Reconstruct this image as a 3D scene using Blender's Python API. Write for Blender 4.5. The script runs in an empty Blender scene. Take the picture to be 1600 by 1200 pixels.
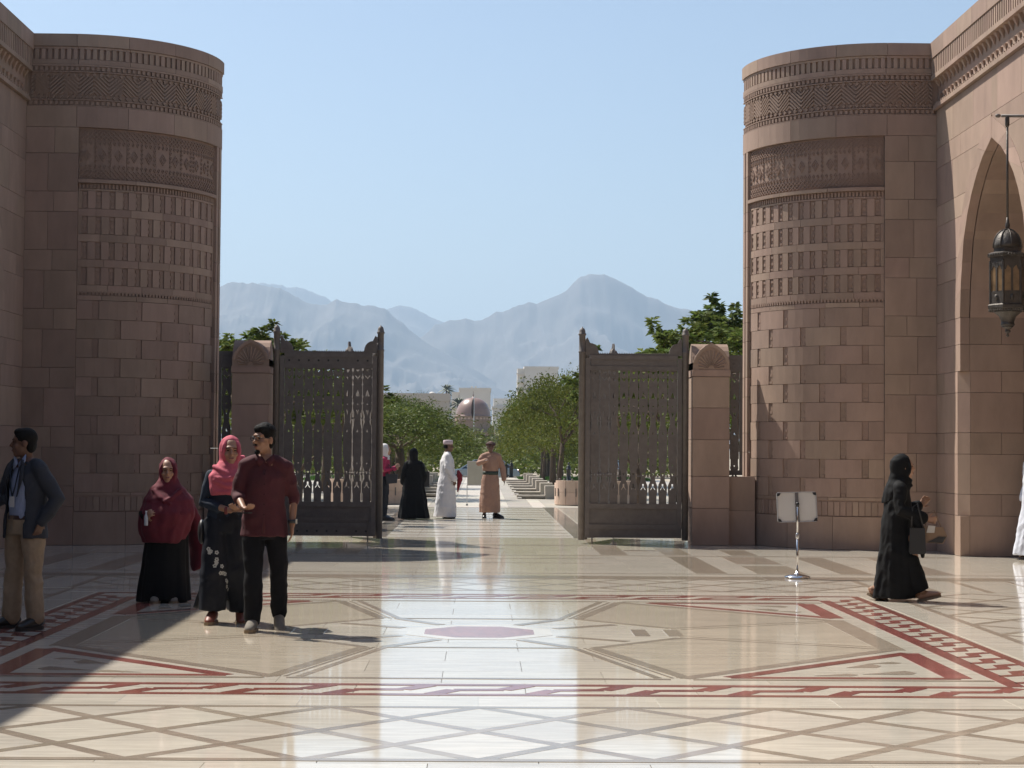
import bpy, bmesh, math, random
import numpy as np
from mathutils import Vector, Matrix
random.seed(7)
rng = np.random.default_rng(7)
R = math.radians
scene = bpy.context.scene
COL = scene.collection

# ------------------------------------------------------------------ camera
cam_d = bpy.data.cameras.new('camera')
cam_d.sensor_width = 36.0
cam_d.lens = 2850.0 / 1600.0 * 36.0
cam_d.clip_start = 0.1
cam_d.clip_end = 40000.0
cam = bpy.data.objects.new('camera', cam_d)
COL.objects.link(cam)
cam.matrix_world = (Matrix.Translation((0, 0, 1.56)) @ Matrix.Rotation(R(-0.965), 4, 'Z')
                    @ Matrix.Rotation(R(90 + 2.01), 4, 'X') @ Matrix.Rotation(R(0.43), 4, 'Z'))
scene.camera = cam

# ------------------------------------------------------------------ sky, sun, exposure
SUN_AZ, SUN_EL = 51.0, 54.0          # degrees left of the view axis (+Y), degrees above the horizon
world = bpy.data.worlds.new('World')
scene.world = world
world.use_nodes = True
wn = world.node_tree.nodes
wl = world.node_tree.links
wn.clear()
sky = wn.new('ShaderNodeTexSky')
sky.sky_type = 'NISHITA'
sky.sun_disc = False
sky.sun_elevation = R(SUN_EL)
sky.sun_rotation = R(-SUN_AZ)
sky.altitude = 0.0
sky.air_density = 1.0
sky.dust_density = 1.2
sky.ozone_density = 1.2
bg = wn.new('ShaderNodeBackground')
bg.inputs['Strength'].default_value = 0.085
out = wn.new('ShaderNodeOutputWorld')
wl.new(sky.outputs[0], bg.inputs['Color'])
wl.new(bg.outputs[0], out.inputs['Surface'])

sun_d = bpy.data.lights.new('sun', 'SUN')
sun_d.energy = 5.0
sun_d.angle = R(0.53)
sun_d.color = (1.0, 0.945, 0.86)
sun = bpy.data.objects.new('sun', sun_d)
COL.objects.link(sun)
to_sun = Vector((-math.sin(R(SUN_AZ)) * math.cos(R(SUN_EL)), math.cos(R(SUN_AZ)) * math.cos(R(SUN_EL)), math.sin(R(SUN_EL))))
sun.rotation_euler = to_sun.to_track_quat('Z', 'Y').to_euler()
sun.location = to_sun * 60

scene.view_settings.view_transform = 'Standard'
scene.view_settings.look = 'None'
scene.view_settings.gamma = 1.0
scene.view_settings.use_curve_mapping = False
scene.view_settings.exposure = 0.68
scene.render.engine = 'CYCLES'
scene.cycles.max_bounces = 6
scene.cycles.diffuse_bounces = 3
scene.cycles.glossy_bounces = 3
scene.cycles.transmission_bounces = 3
scene.cycles.volume_bounces = 0
scene.cycles.transparent_max_bounces = 6

# ------------------------------------------------------------------ helpers: materials
MATS = {}
def mat(name, col, rough=0.75, metal=0.0, nscale=0.0, namt=0.0, rnd=0.0, bscale=0.0, bstr=0.0, stretch=(1, 1, 1),
        attr=None, aamt=0.0, spec=0.5, transl=0.0, coat=0.0, col2=None, rvar=0.0, bdist=0.01, sheen=0.0, trans=0.0):
    """Principled material: base colour, mottling by noise, per-object and per-piece variation, fine bump."""
    m = bpy.data.materials.new(name)
    m.use_nodes = True
    nt = m.node_tree; N = nt.nodes; L = nt.links
    b = N['Principled BSDF']
    b.inputs['Roughness'].default_value = rough
    b.inputs['Metallic'].default_value = metal
    b.inputs['Specular IOR Level'].default_value = spec
    b.inputs['Coat Weight'].default_value = coat
    b.inputs['Sheen Weight'].default_value = sheen
    b.inputs['Transmission Weight'].default_value = trans
    rgb = N.new('ShaderNodeRGB'); rgb.outputs[0].default_value = (*col, 1)
    c = rgb.outputs[0]
    tc = N.new('ShaderNodeTexCoord'); oi = N.new('ShaderNodeObjectInfo')
    add = N.new('ShaderNodeVectorMath'); add.operation = 'ADD'
    sc = N.new('ShaderNodeVectorMath'); sc.operation = 'SCALE'
    comb = N.new('ShaderNodeCombineXYZ')
    for k in range(3): L.new(oi.outputs['Random'], comb.inputs[k])
    L.new(comb.outputs[0], sc.inputs[0]); sc.inputs['Scale'].default_value = 41.0
    L.new(tc.outputs['Object'], add.inputs[0])
    if rnd: L.new(sc.outputs[0], add.inputs[1])
    mp = N.new('ShaderNodeMapping'); mp.inputs['Scale'].default_value = stretch
    L.new(add.outputs[0], mp.inputs['Vector'])
    vec = mp.outputs[0]
    if nscale:
        n1 = N.new('ShaderNodeTexNoise'); n1.inputs['Scale'].default_value = nscale
        n1.inputs['Detail'].default_value = 6; n1.inputs['Roughness'].default_value = 0.62
        L.new(vec, n1.inputs['Vector'])
        ra = N.new('ShaderNodeMapRange'); ra.inputs[1].default_value = 0.3; ra.inputs[2].default_value = 0.7
        L.new(n1.outputs[0], ra.inputs[0])
        mx = N.new('ShaderNodeMix'); mx.data_type = 'RGBA'
        c2 = col2 if col2 else tuple(x * (1 - namt) for x in col)
        c1 = col if col2 else tuple(min(1, x * (1 + namt * 0.6)) for x in col)
        mx.inputs[6].default_value = (*c1, 1); mx.inputs[7].default_value = (*c2, 1)
        L.new(ra.outputs[0], mx.inputs[0])
        c = mx.outputs[2]
        if rvar:
            rr = N.new('ShaderNodeMapRange'); rr.inputs[3].default_value = max(0.02, rough - rvar); rr.inputs[4].default_value = rough + rvar
            L.new(n1.outputs[0], rr.inputs[0]); L.new(rr.outputs[0], b.inputs['Roughness'])
    if rnd or attr:
        hs = N.new('ShaderNodeHueSaturation')
        if attr:
            at = N.new('ShaderNodeAttribute'); at.attribute_name = attr
            src = at.outputs['Fac']; amt = aamt
        else:
            src = oi.outputs['Random']; amt = rnd
        r1 = N.new('ShaderNodeMapRange'); r1.inputs[3].default_value = 1 - amt; r1.inputs[4].default_value = 1 + amt
        L.new(src, r1.inputs[0]); L.new(r1.outputs[0], hs.inputs['Value'])
        r2 = N.new('ShaderNodeMath'); r2.operation = 'MULTIPLY'; r2.inputs[1].default_value = 7.31
        L.new(src, r2.inputs[0])
        r3 = N.new('ShaderNodeMath'); r3.operation = 'FRACT'; L.new(r2.outputs[0], r3.inputs[0])
        r4 = N.new('ShaderNodeMapRange'); r4.inputs[3].default_value = 0.5 - amt * 0.06; r4.inputs[4].default_value = 0.5 + amt * 0.06
        L.new(r3.outputs[0], r4.inputs[0]); L.new(r4.outputs[0], hs.inputs['Hue'])
        L.new(c, hs.inputs['Color']); c = hs.outputs[0]
    L.new(c, b.inputs['Base Color'])
    if bscale:
        n2 = N.new('ShaderNodeTexNoise'); n2.inputs['Scale'].default_value = bscale; n2.inputs['Detail'].default_value = 5
        L.new(vec, n2.inputs['Vector'])
        bp = N.new('ShaderNodeBump'); bp.inputs['Strength'].default_value = bstr; bp.inputs['Distance'].default_value = bdist
        L.new(n2.outputs[0], bp.inputs['Height']); L.new(bp.outputs[0], b.inputs['Normal'])
    if transl:
        t = N.new('ShaderNodeBsdfTranslucent'); L.new(c, t.inputs['Color'])
        ms = N.new('ShaderNodeMixShader'); ms.inputs[0].default_value = transl
        L.new(b.outputs[0], ms.inputs[1]); L.new(t.outputs[0], ms.inputs[2])
        L.new(ms.outputs[0], N['Material Output'].inputs['Surface'])
    MATS[name] = m
    return m

# ------------------------------------------------------------------ helpers: objects
def wloc(o):
    p = Vector((0, 0, 0))
    while o is not None:
        p = p + o.location; o = o.parent
    return p

def tag(o, label=None, cat=None, group=None, kind=None):
    if label: o['label'] = label
    if cat: o['category'] = cat
    if group: o['group'] = group
    if kind: o['kind'] = kind
    return o

def thing(name, loc, label, cat, group=None, rz=0.0):
    o = bpy.data.objects.new(name, None)
    o.empty_display_size = 0.2
    COL.objects.link(o)
    o.location = loc; o.rotation_euler = (0, 0, rz)
    return tag(o, label, cat, group)

def link(name, me, parent=None, loc=None):
    o = bpy.data.objects.new(name, me)
    COL.objects.link(o)
    if parent is not None: o.parent = parent
    if loc is not None: o.location = loc
    return o

def copy_tree(o, parent=None):
    c = o.copy(); COL.objects.link(c); c.parent = parent
    for ch in list(o.children): copy_tree(ch, c)
    return c

class MB:
    """collects polygons for one mesh"""
    def __init__(s): s.v = []; s.f = []; s.a = []; s.cur = None
    def add(s, vs, fs):
        k = len(s.v); s.v += [tuple(p) for p in vs]; s.f += [tuple(i + k for i in f) for f in fs]
        if s.cur is not None: s.a += [s.cur] * len(fs)
        return s
    def box(s, x0, x1, y0, y1, z0, z1):
        return s.add([(x0, y0, z0), (x1, y0, z0), (x1, y1, z0), (x0, y1, z0), (x0, y0, z1), (x1, y0, z1), (x1, y1, z1), (x0, y1, z1)],
                     [(0, 3, 2, 1), (4, 5, 6, 7), (0, 1, 5, 4), (1, 2, 6, 5), (2, 3, 7, 6), (3, 0, 4, 7)])
    def obox(s, c, ex, ey, ez):
        c = Vector(c); ex = Vector(ex); ey = Vector(ey); ez = Vector(ez)
        P = [c + a * ex + b * ey + d * ez for d in (-1, 1) for (a, b) in ((-1, -1), (1, -1), (1, 1), (-1, 1))]
        return s.add(P, [(0, 3, 2, 1), (4, 5, 6, 7), (0, 1, 5, 4), (1, 2, 6, 5), (2, 3, 7, 6), (3, 0, 4, 7)])
    def prism(s, poly, z0, z1):
        a = sum(poly[i][0] * poly[(i + 1) % len(poly)][1] - poly[(i + 1) % len(poly)][0] * poly[i][1] for i in range(len(poly)))
        if a < 0: poly = poly[::-1]
        n = len(poly)
        vs = [(x, y, z0) for x, y in poly] + [(x, y, z1) for x, y in poly]
        fs = [tuple(range(n, 2 * n)), tuple(range(n - 1, -1, -1))] + [(i, (i + 1) % n, n + (i + 1) % n, n + i) for i in range(n)]
        return s.add(vs, fs)
    def extrude(s, poly, o, eu, ev, en, t):
        """polygon (u,v) placed at o in the plane eu,ev, thickness t along en"""
        o = Vector(o); eu = Vector(eu); ev = Vector(ev); en = Vector(en)
        n = len(poly)
        vs = [o + eu * u + ev * v for u, v in poly] + [o + eu * u + ev * v + en * t for u, v in poly]
        fs = [tuple(range(n - 1, -1, -1)), tuple(range(n, 2 * n))] + [(i, (i + 1) % n, n + (i + 1) % n, n + i) for i in range(n)]
        return s.add(vs, fs)
    def tube(s, pts, rad, n=10, cap=True, ry=None, up=(0, 0, 1), fold=None):
        pts = [Vector(p) for p in pts]
        m = len(pts)
        if not hasattr(rad, '__len__'): rad = [rad] * m
        if ry is None: ry = rad
        vs = []; prev = None
        for i in range(m):
            t = (pts[min(i + 1, m - 1)] - pts[max(i - 1, 0)])
            t = t.normalized() if t.length > 1e-9 else Vector((0, 0, 1))
            if prev is None:
                u = Vector(up)
                if abs(t.dot(u)) > 0.95: u = Vector((1, 0, 0)) if abs(t.x) < 0.9 else Vector((0, 1, 0))
                a = u.cross(t).normalized() if abs(t.z) < 0.95 else (Vector((1, 0, 0)) - t * t.x).normalized()
            else:
                a = (prev - t * prev.dot(t)).normalized()
            prev = a
            b = t.cross(a)
            for k in range(n):
                th = 2 * math.pi * k / n
                q = 1.0 if fold is None else fold(i / (m - 1), th)
                vs.append(pts[i] + a * (math.cos(th) * rad[i] * q) + b * (math.sin(th) * ry[i] * q))
        fs = []
        for i in range(m - 1):
            for k in range(n):
                k2 = (k + 1) % n
                fs.append((i * n + k, i * n + k2, (i + 1) * n + k2, (i + 1) * n + k))
        if cap:
            fs.append(tuple(range(n - 1, -1, -1))); fs.append(tuple((m - 1) * n + k for k in range(n)))
        return s.add(vs, fs)
    def lathe(s, prof, c=(0, 0, 0), n=24, sx=1.0, sy=1.0):
        cx, cy, cz = c; vs = []; fs = []
        for r, z in prof:
            for k in range(n):
                th = 2 * math.pi * k / n
                vs.append((cx + r * sx * math.cos(th), cy + r * sy * math.sin(th), cz + z))
        m = len(prof)
        for i in range(m - 1):
            for k in range(n):
                k2 = (k + 1) % n
                fs.append((i * n + k, i * n + k2, (i + 1) * n + k2, (i + 1) * n + k))
        fs.append(tuple(range(n - 1, -1, -1))); fs.append(tuple((m - 1) * n + k for k in range(n)))
        return s.add(vs, fs)
    def ell(s, c, rx, ry, rz, n=16, m=10, M=None):
        c = Vector(c); vs = []; fs = []
        for i in range(m + 1):
            ph = math.pi * i / m - math.pi / 2
            for k in range(n):
                th = 2 * math.pi * k / n
                p = Vector((rx * math.cos(ph) * math.cos(th), ry * math.cos(ph) * math.sin(th), rz * math.sin(ph)))
                if M is not None: p = M @ p
                vs.append(c + p)
        for i in range(m):
            for k in range(n):
                k2 = (k + 1) % n
                fs.append((i * n + k, i * n + k2, (i + 1) * n + k2, (i + 1) * n + k))
        return s.add(vs, fs)
    def mesh(s, name, material, off=None, smooth=False):
        me = bpy.data.meshes.new(name)
        v = s.v if off is None else [(x - off[0], y - off[1], z - off[2]) for x, y, z in s.v]
        me.from_pydata(v, [], s.f)
        if s.a and len(s.a) == len(s.f):
            at = me.attributes.new('piece', 'FLOAT', 'FACE'); at.data.foreach_set('value', s.a)
        if material is not None: me.materials.append(material)
        if smooth: me.polygons.foreach_set('use_smooth', [True] * len(me.polygons))
        me.update()
        return me
    def build(s, name, material, parent=None, smooth=False, local=False, kind=None):
        off = None if (local or parent is None) else wloc(parent)
        o = link(name, s.mesh(name, material, off, smooth), parent)
        if kind: o['kind'] = kind
        return o

# ------------------------------------------------------------------ materials used in the court
CREAM = mat('cream_marble', (0.60, 0.545, 0.455), rough=0.065, spec=1.0, nscale=2.2, namt=0.20, rnd=0.07, stretch=(1.0, 7.0, 1.0), rvar=0.03, bscale=1.3, bstr=0.02, bdist=0.004)
CREAMA = mat('cream_marble_slabs', (0.60, 0.545, 0.455), rough=0.065, spec=1.0, nscale=2.2, namt=0.20, attr='piece', aamt=0.07, stretch=(1.0, 7.0, 1.0), rvar=0.03, bscale=1.3, bstr=0.02, bdist=0.004)
BROWN = mat('brown_marble', (0.32, 0.265, 0.205), rough=0.11, spec=0.7, nscale=3.0, namt=0.25, rnd=0.10, stretch=(1, 4, 1), rvar=0.03)
RED = mat('red_marble', (0.25, 0.088, 0.072), rough=0.11, spec=0.7, nscale=5.0, namt=0.30, rnd=0.10, rvar=0.03)
GROUT = mat('grout', (0.33, 0.29, 0.23), rough=0.6, nscale=8, namt=0.15)
STONE = mat('pink_sandstone', (0.315, 0.222, 0.170), rough=0.85, nscale=3.0, namt=0.16, stretch=(1, 1, .4), rnd=0.115, bscale=60, bstr=0.25, bdist=0.004, spec=0.3)
STONEC = mat('carved_sandstone', (0.292, 0.203, 0.156), rough=0.88, nscale=7.0, namt=0.14, rnd=0.08, bscale=55, bstr=0.5, bdist=0.006, spec=0.25)
MORTAR = mat('sandstone_core', (0.20, 0.14, 0.108), rough=0.9, nscale=6, namt=0.2)
IRON = mat('dark_brown_metal', (0.138, 0.116, 0.100), rough=0.6, metal=0.0, nscale=9, namt=0.2, rnd=0.05, bscale=40, bstr=0.1)
CHROME = mat('chrome', (0.72, 0.72, 0.72), rough=0.12, metal=1.0)
GREYSTONE = mat('grey_paving', (0.215, 0.19, 0.165), rough=0.12, nscale=4, namt=0.15, attr='piece', aamt=0.1)
# ================================================================== ground, court floor, paving
CY = 15.53
ground_m = mat('pale_sandy_ground', (0.36, 0.31, 0.24), rough=0.95, nscale=0.05, namt=0.25)
g = MB()
ys = [(-300, -0.06), (99.0, -0.06), (101.5, -0.56), (260, -0.56), (4500, -0.56), (11000, 4.0)]
for (ya, za), (yb, zb) in zip(ys[:-1], ys[1:]):
    g.add([(-8000, ya, za), (8000, ya, za), (8000, yb, zb), (-8000, yb, zb)], [(0, 1, 2, 3)])
tag(g.build('ground', ground_m), kind='structure')

floor = MB().box(-13, 13, -12, 31.9, -0.05, -0.010).build('courtyard_floor', GROUT)
tag(floor, kind='structure')

base = MB()
rw = 0.0
y = -12.0; r = 0
while y < 31.8:
    h = 0.62
    x = -12.9 + (0.55 if r % 2 else 0.0)
    while x < 12.9:
        base.cur = random.random()
        x1 = min(x + 1.1, 12.95)
        base.prism([(x + .002, y + .002), (x1 - .002, y + .002), (x1 - .002, min(y + h, 31.85) - .002), (x + .002, min(y + h, 31.85) - .002)], -0.03, -0.0016)
        x = x1
    y += h; r += 1
base.build('paving_slab', CREAMA, floor, kind='stuff')

def poly_piece(name, poly, z, m, parent=floor, t=0.012):
    z *= .3                                   # pieces lie almost flush
    return MB().prism(poly, z - t, z).build(name, m, parent)
def strip_poly(p, q, w):
    p = Vector(p); q = Vector(q); d = (q - p).normalized(); n = Vector((-d.y, d.x)) * (w / 2)
    return [tuple(p + n), tuple(p - n), tuple(q - n), tuple(q + n)]
def strip(name, p, q, w, z, m):
    return poly_piece(name, strip_poly(p, q, w), z, m)
def inset(poly, d):
    cx = sum(p[0] for p in poly) / len(poly); cy = sum(p[1] for p in poly) / len(poly)
    return [(cx + (x - cx) * (1 - d / max(0.05, math.hypot(x - cx, y - cy))), cy + (y - cy) * (1 - d / max(0.05, math.hypot(x - cx, y - cy)))) for x, y in poly]

# lattice of diamonds: one band given in (t along, w across) and mapped into the plan
def clip_half(poly, a, b, c):
    out_ = []
    for i in range(len(poly)):
        p, q = poly[i], poly[(i + 1) % len(poly)]
        fp = a * p[0] + b * p[1] - c; fq = a * q[0] + b * q[1] - c
        if fp >= 0: out_.append(p)
        if fp * fq < 0:
            s = fp / (fp - fq); out_.append((p[0] + s * (q[0] - p[0]), p[1] + s * (q[1] - p[1])))
    return out_
def clip_rect(poly, t0, t1, w0, w1):
    for a, b, c in ((1, 0, t0), (-1, 0, -t1), (0, 1, w0), (0, -1, -w1)):
        if poly: poly = clip_half(poly, a, b, c)
    return poly
def lattice(T, half, width, step, sw=0.085):
    mod = width / 2
    n = int(round(2 * half / step))
    for i in range(-1, 2 * n + 2):
        for j in range(0, 5):
            if (i + j) % 2 == 0: continue
            c = (-half + i * step / 2, j * mod / 2)
            d = [(c[0] - step / 2, c[1]), (c[0], c[1] - mod / 2), (c[0] + step / 2, c[1]), (c[0], c[1] + mod / 2)]
            d = clip_rect(inset(d, 0.003), -half, half, 0, width)
            if len(d) >= 3: poly_piece('diamond_slab', [T(*p) for p in d], 0.0, CREAM)
    for k in range(-2, n + 1):
        a = -half + k * step
        for sgn, z in ((1, .0012), (-1, .0024)):
            p0 = (a, 0) if sgn > 0 else (a + 2 * step, 0)
            p1 = (a + 2 * step, width) if sgn > 0 else (a, width)
            q = clip_rect(strip_poly(p0, p1, sw), -half, half, 0, width)
            if len(q) >= 3: poly_piece('inlay_strip', [T(*p) for p in q], z, BROWN)
    for w in (0, width):
        poly_piece('inlay_strip', [T(-half - .01, w - .036), T(half + .01, w - .036), T(half + .01, w + .036), T(-half - .01, w + .036)], .0036, BROWN)

LX, LY, OX, OY = 4.43, 4.50, 6.30, 6.36
lattice(lambda t, w: (t, CY - LY - w), 4.425, OY - LY, 0.885)
lattice(lambda t, w: (t, CY + LY + w), 4.425, OY - LY, 0.885)
lattice(lambda t, w: (LX + w, CY + t), 4.455, OX - LX, 0.891)
lattice(lambda t, w: (-LX - w, CY + t), 4.455, OX - LX, 0.891)
for sx in (-1, 1):
    for sy in (-1, 1):
        poly_piece('corner_slab', [(sx * 4.47, CY + sy * 4.54), (sx * 6.27, CY + sy * 4.54), (sx * 6.27, CY + sy * 6.32), (sx * 4.47, CY + sy * 6.32)], 0, CREAM)
        for o in (0.02, 0.62, 1.2):
            strip('inlay_strip', (sx * (4.45 + o), CY + sy * 4.56), (sx * (4.45 + o), CY + sy * 6.3), 0.10 if o else .06, .0045, BROWN)
        strip('inlay_strip', (sx * 4.43, CY + sy * 6.36), (sx * 6.33, CY + sy * 6.36), .06, .0036, BROWN)
        strip('inlay_strip', (sx * 6.32, CY + sy * 4.46), (sx * 6.32, CY + sy * 6.36), .06, .0052, BROWN)

# plain band between lattice and red band, laid as long slabs
for sy in (-1, 1):
    for k in range(-4, 4):
        poly_piece('long_slab', [(k * 1.1 + .003, CY + sy * 4.02), (k * 1.1 + 1.097, CY + sy * 4.02), (k * 1.1 + 1.097, CY + sy * 4.465), (k * 1.1 + .003, CY + sy * 4.465)], 0, CREAM)
for sx in (-1, 1):
    for k in range(-4, 4):
        poly_piece('long_slab', [(sx * 4.07, CY + k + .003), (sx * 4.07, CY + k + .997), (sx * 4.39, CY + k + .997), (sx * 4.39, CY + k + .003)], 0, CREAM)
# red key band
RX0, RX1, RY0, RY1 = 3.53, 4.03, 3.42, 3.97
for sx in (-1, 1):
    strip('red_strip', (sx * (RX1 - .035), CY - RY1), (sx * (RX1 - .035), CY + RY1), .085, .001, RED)
    strip('red_strip', (sx * (RX0 + .045), CY - RY0), (sx * (RX0 + .045), CY + RY0), .12, .001, RED)
for sy in (-1, 1):
    strip('red_strip', (-RX1 + .074, CY + sy * (RY1 - .035)), (RX1 - .074, CY + sy * (RY1 - .035)), .085, .0022, RED)
    strip('red_strip', (-RX0, CY + sy * (RY0 + .04)), (RX0, CY + sy * (RY0 + .04)), .09, .0022, RED)
def key_unit(T, wd):
    m = MB()
    P = [(0, 0), (.14, wd * .48), (.46, wd * .52), (.62, wd)]
    for i, (a, b) in enumerate(zip(P[:-1], P[1:])):
        w = .095
        m.prism([T(*p) for p in clip_rect(strip_poly(a, b, w if i == 1 else .12), -.1, .8, 0, wd)], -.01, .0003 + i * .00015)
    m.build('key_inlay', RED, floor)
for k in range(-5, 6):
    for sy in (-1, 1):
        key_unit(lambda t, w, k=k, sy=sy: (k * .645 - .3 + t, CY + sy * (RY1 - .065 - w) if sy < 0 else CY + sy * (RY0 + .07 + w)), RY1 - RY0 - .135)
for k in range(-9, 9):
    for sx in (-1, 1):
        key_unit(lambda t, w, k=k, sx=sx: (sx * (RX0 + .09 + w), CY + .19 + k * .38 + t * .55), RX1 - RX0 - .16)

# centre panel: octagon, star strips, corner triangles
def octo(r): return [(r * math.cos(R(22.5 + 45 * k)), CY + r * math.sin(R(22.5 + 45 * k))) for k in range(8)]
LIGHT = mat('white_marble', (0.63, 0.58, 0.50), rough=0.10, nscale=3, namt=0.12, rnd=0.05)
poly_piece('centre_border', octo(0.66), .0006, LIGHT)
PINK = mat('rose_marble', (0.33, 0.15, 0.125), rough=0.10, nscale=2.5, namt=0.3, stretch=(6, 1, 1))
poly_piece('centre_octagon', octo(0.50), .0022, PINK)
TAN = mat('tan_travertine', (0.50, 0.435, 0.34), rough=0.09, spec=.9, nscale=2.4, namt=0.22, rnd=0.05, stretch=(1, 8, 1), rvar=.03)
for sx in (-1, 1):
    for sy in (-1, 1):
        poly_piece('kite_slab', [(sx * .90, CY + sy * 1.22), (sx * 1.40, CY + sy * 3.05), (sx * 3.2, CY + sy * 1.22), (sx * 1.66, CY + sy * .402)], -.002, TAN)
    poly_piece('kite_slab', [(sx * 1.66, CY + .398), (sx * 3.2, CY + 1.218), (sx * 3.2, CY - 1.218), (sx * 1.66, CY - .398)], -.002, TAN)
def S(name, p, q, w, z, m=BROWN, mirror=(1, 1)):
    for sx in mirror[0]:
        for sy in mirror[1]:
            strip(name, (sx * p[0], CY + sy * p[1]), (sx * q[0], CY + sy * q[1]), w * 1.2, z + .0001 * (sx + 2 * sy), m)
ALL = ((-1, 1), (-1, 1)); UD = ((1,), (-1, 1)); LR = ((-1, 1), (1,))
S('inlay_strip', (1.39, 3.06), (3.22, 1.22), .10, .0012, mirror=ALL)
S('inlay_strip', (3.24, -1.25), (3.24, 1.25), .17, .0030, mirror=LR)
S('inlay_strip', (1.42, 3.05), (.90, 1.22), .085, .0018, mirror=ALL)
S('inlay_strip', (1.22, 3.05), (.74, 1.22), .05, .0024, mirror=ALL)
S('inlay_strip', (1.32, 3.05), (.82, 1.22), .02, .0034, mirror=ALL)
S('inlay_strip', (.90, 1.20), (1.66, .40), .07, .0012, mirror=ALL)
S('inlay_strip', (1.66, .40), (3.15, 1.16), .035, .0018, mirror=ALL)
S('inlay_strip', (1.74, .30), (3.15, 1.02), .025, .0018, mirror=ALL)
S('inlay_strip', (.74, 1.18), (.34, .62), .08, .0028, mirror=ALL)
S('inlay_strip', (1.20, .70), (.66, .33), .08, .0030, mirror=ALL)
S('inlay_strip', (-.76, 1.20), (.76, 1.20), .05, .0040, mirror=UD)
S('inlay_strip', (-1.3, 3.12), (1.3, 3.12), .05, .0044, mirror=UD)
S('inlay_strip', (-3.5, 3.12), (-1.45, 3.12), .05, .0044, mirror=ALL)
for x0, x1 in ((1.30, 1.43), (1.58, 1.71)):
    for sx in (-1, 1):
        poly_piece('small_brown_tile', [(sx * x0, CY - .27), (sx * x1, CY - .27), (sx * x1, CY + .27), (sx * x0, CY + .27)], .0044, BROWN)
for sx in (-1, 1):
    for sy in (-1, 1):
        A, B, C_ = (sx * 3.30, CY + sy * 1.45), (sx * 3.30, CY + sy * 3.0), (sx * 1.72, CY + sy * 3.0)
        strip('red_strip', A, B, .18, .0012, RED); strip('red_strip', B, C_, .09, .002, RED); strip('red_strip', C_, A, .12, .0028, RED)
        for (x, y0, w, h) in ((3.02, 2.62, .34, .16), (2.86, 2.20, .22, .20), (2.58, 2.78, .26, .10), (3.05, 2.05, .2, .1)):
            poly_piece('small_brown_tile', [(sx * x, CY + sy * (y0 + h)), (sx * (x - w), CY + sy * (y0 + h)), (sx * x, CY + sy * (y0 - h * .3)), (sx * (x + .06), CY + sy * (y0 + h * .4))], .0016, BROWN)

# far zone towards the gate: long strips and brown oblongs
for y0, y1 in ((21.98, 22.42), (22.84, 22.90), (26.62, 26.74), (29.5, 29.56)):
    for k in range(-6, 6):
        poly_piece('cross_strip', [(k * 1.15 + .003, y0), (k * 1.15 + 1.147, y0), (k * 1.15 + 1.147, y1), (k * 1.15 + .003, y1)], .001, BROWN)
for sx in (-1, 1):
    for x0, x1, ya, yb in ((2.72, 3.12, 23.0, 26.5), (3.5, 4.12, 23.0, 24.5), (3.5, 4.12, 24.9, 26.5), (4.55, 4.96, 23.0, 26.5), (5.6, 6.0, 23, 26.5),
                           (1.78, 2.18, 26.9, 29.4), (2.72, 3.12, 26.9, 29.4), (3.7, 4.1, 26.9, 28.3), (2.2, 2.7, 27.9, 28.2), (1.78, 1.98, 29.7, 31.6)):
        poly_piece('brown_oblong', [(sx * x0, ya), (sx * x1, ya), (sx * x1, yb), (sx * x0, yb)], .0012, BROWN)
for sy in range(3):
    yy = (24.0, 25.0, 28.4)[sy]
    strip('inlay_strip', (-1.7, yy + .9), (1.7, yy + .9), .05, .001, BROWN)
for x in (-4.43 - .0, 4.43):
    pass

# ------------------------------------------------------------------ walkway beyond the gate
walk = MB().box(-9, 9, 31.95, 96, -0.05, -0.012).build('walkway', GROUT)
tag(walk, kind='structure')
b = MB()
y = 31.95; r = 0
while y < 48.0:
    x = -8.9
    while x < 8.9:
        b.cur = random.random(); x1 = min(8.95, x + 1.3)
        b.prism([(x + .003, y + .003), (x1 - .003, y + .003), (x1 - .003, y + .997), (x + .003, y + .997)], -.03, -.004)
        x = x1
    y += 1.0
WALKL = mat('pale_walk_slabs', (0.50, 0.455, 0.385), rough=0.16, nscale=2.0, namt=0.12, attr='piece', aamt=0.06, stretch=(1, 5, 1), rvar=.03)
b.build('paving_slab', WALKL, walk, kind='stuff')
for yy in (32.6, 33.7, 34.9, 36.9, 38.4, 39.9, 41.4, 42.9, 44.4, 45.9, 47.4):
    for x0, x1 in ((-1.62, 1.62),):
        strip_o = MB().prism([(x0, yy - .045), (x1, yy - .045), (x1, yy + .045), (x0, yy + .045)], -.02, 0).build('cross_strip', BROWN, walk)
for yy in np.arange(32.4, 48, .62):
    for sx in (-1, 1):
        MB().prism([(sx * 2.05, yy - .03), (sx * 6, yy - .03), (sx * 6, yy + .03), (sx * 2.05, yy + .03)], -.02, 0).build('cross_strip', BROWN, walk)
for sx in (-1, 1):
    for k in range(9):
        mb = MB(); mb.cur = random.random()
        mb.prism([(sx * 1.64, 32.0 + k * 1.8), (sx * 2.0, 32.0 + k * 1.8), (sx * 2.0, 33.79 + k * 1.8), (sx * 1.64, 33.79 + k * 1.8)], -.02, .001)
        mb.build('grey_border_slab', GREYSTONE, walk)
b = MB()
y = 48.0
while y < 95.8:
    for x0, x1, c in ((-9, -1.75, .45), (-1.75, -1.38, .9), (-1.38, -.75, .25), (-.75, .75, .75), (.75, 1.38, .25), (1.38, 1.75, .9), (1.75, 9, .45)):
        b.cur = c + random.uniform(-.1, .1)
        b.prism([(x0 + .004, y + .004), (x1 - .004, y + .004), (x1 - .004, y + 1.196), (x0 + .004, y + 1.196)], -.03, 0)
    y += 1.2
WALKF = mat('outer_walk_slabs', (0.40, 0.36, 0.30), rough=0.5, nscale=1.0, namt=0.12, attr='piece', aamt=0.28)
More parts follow.
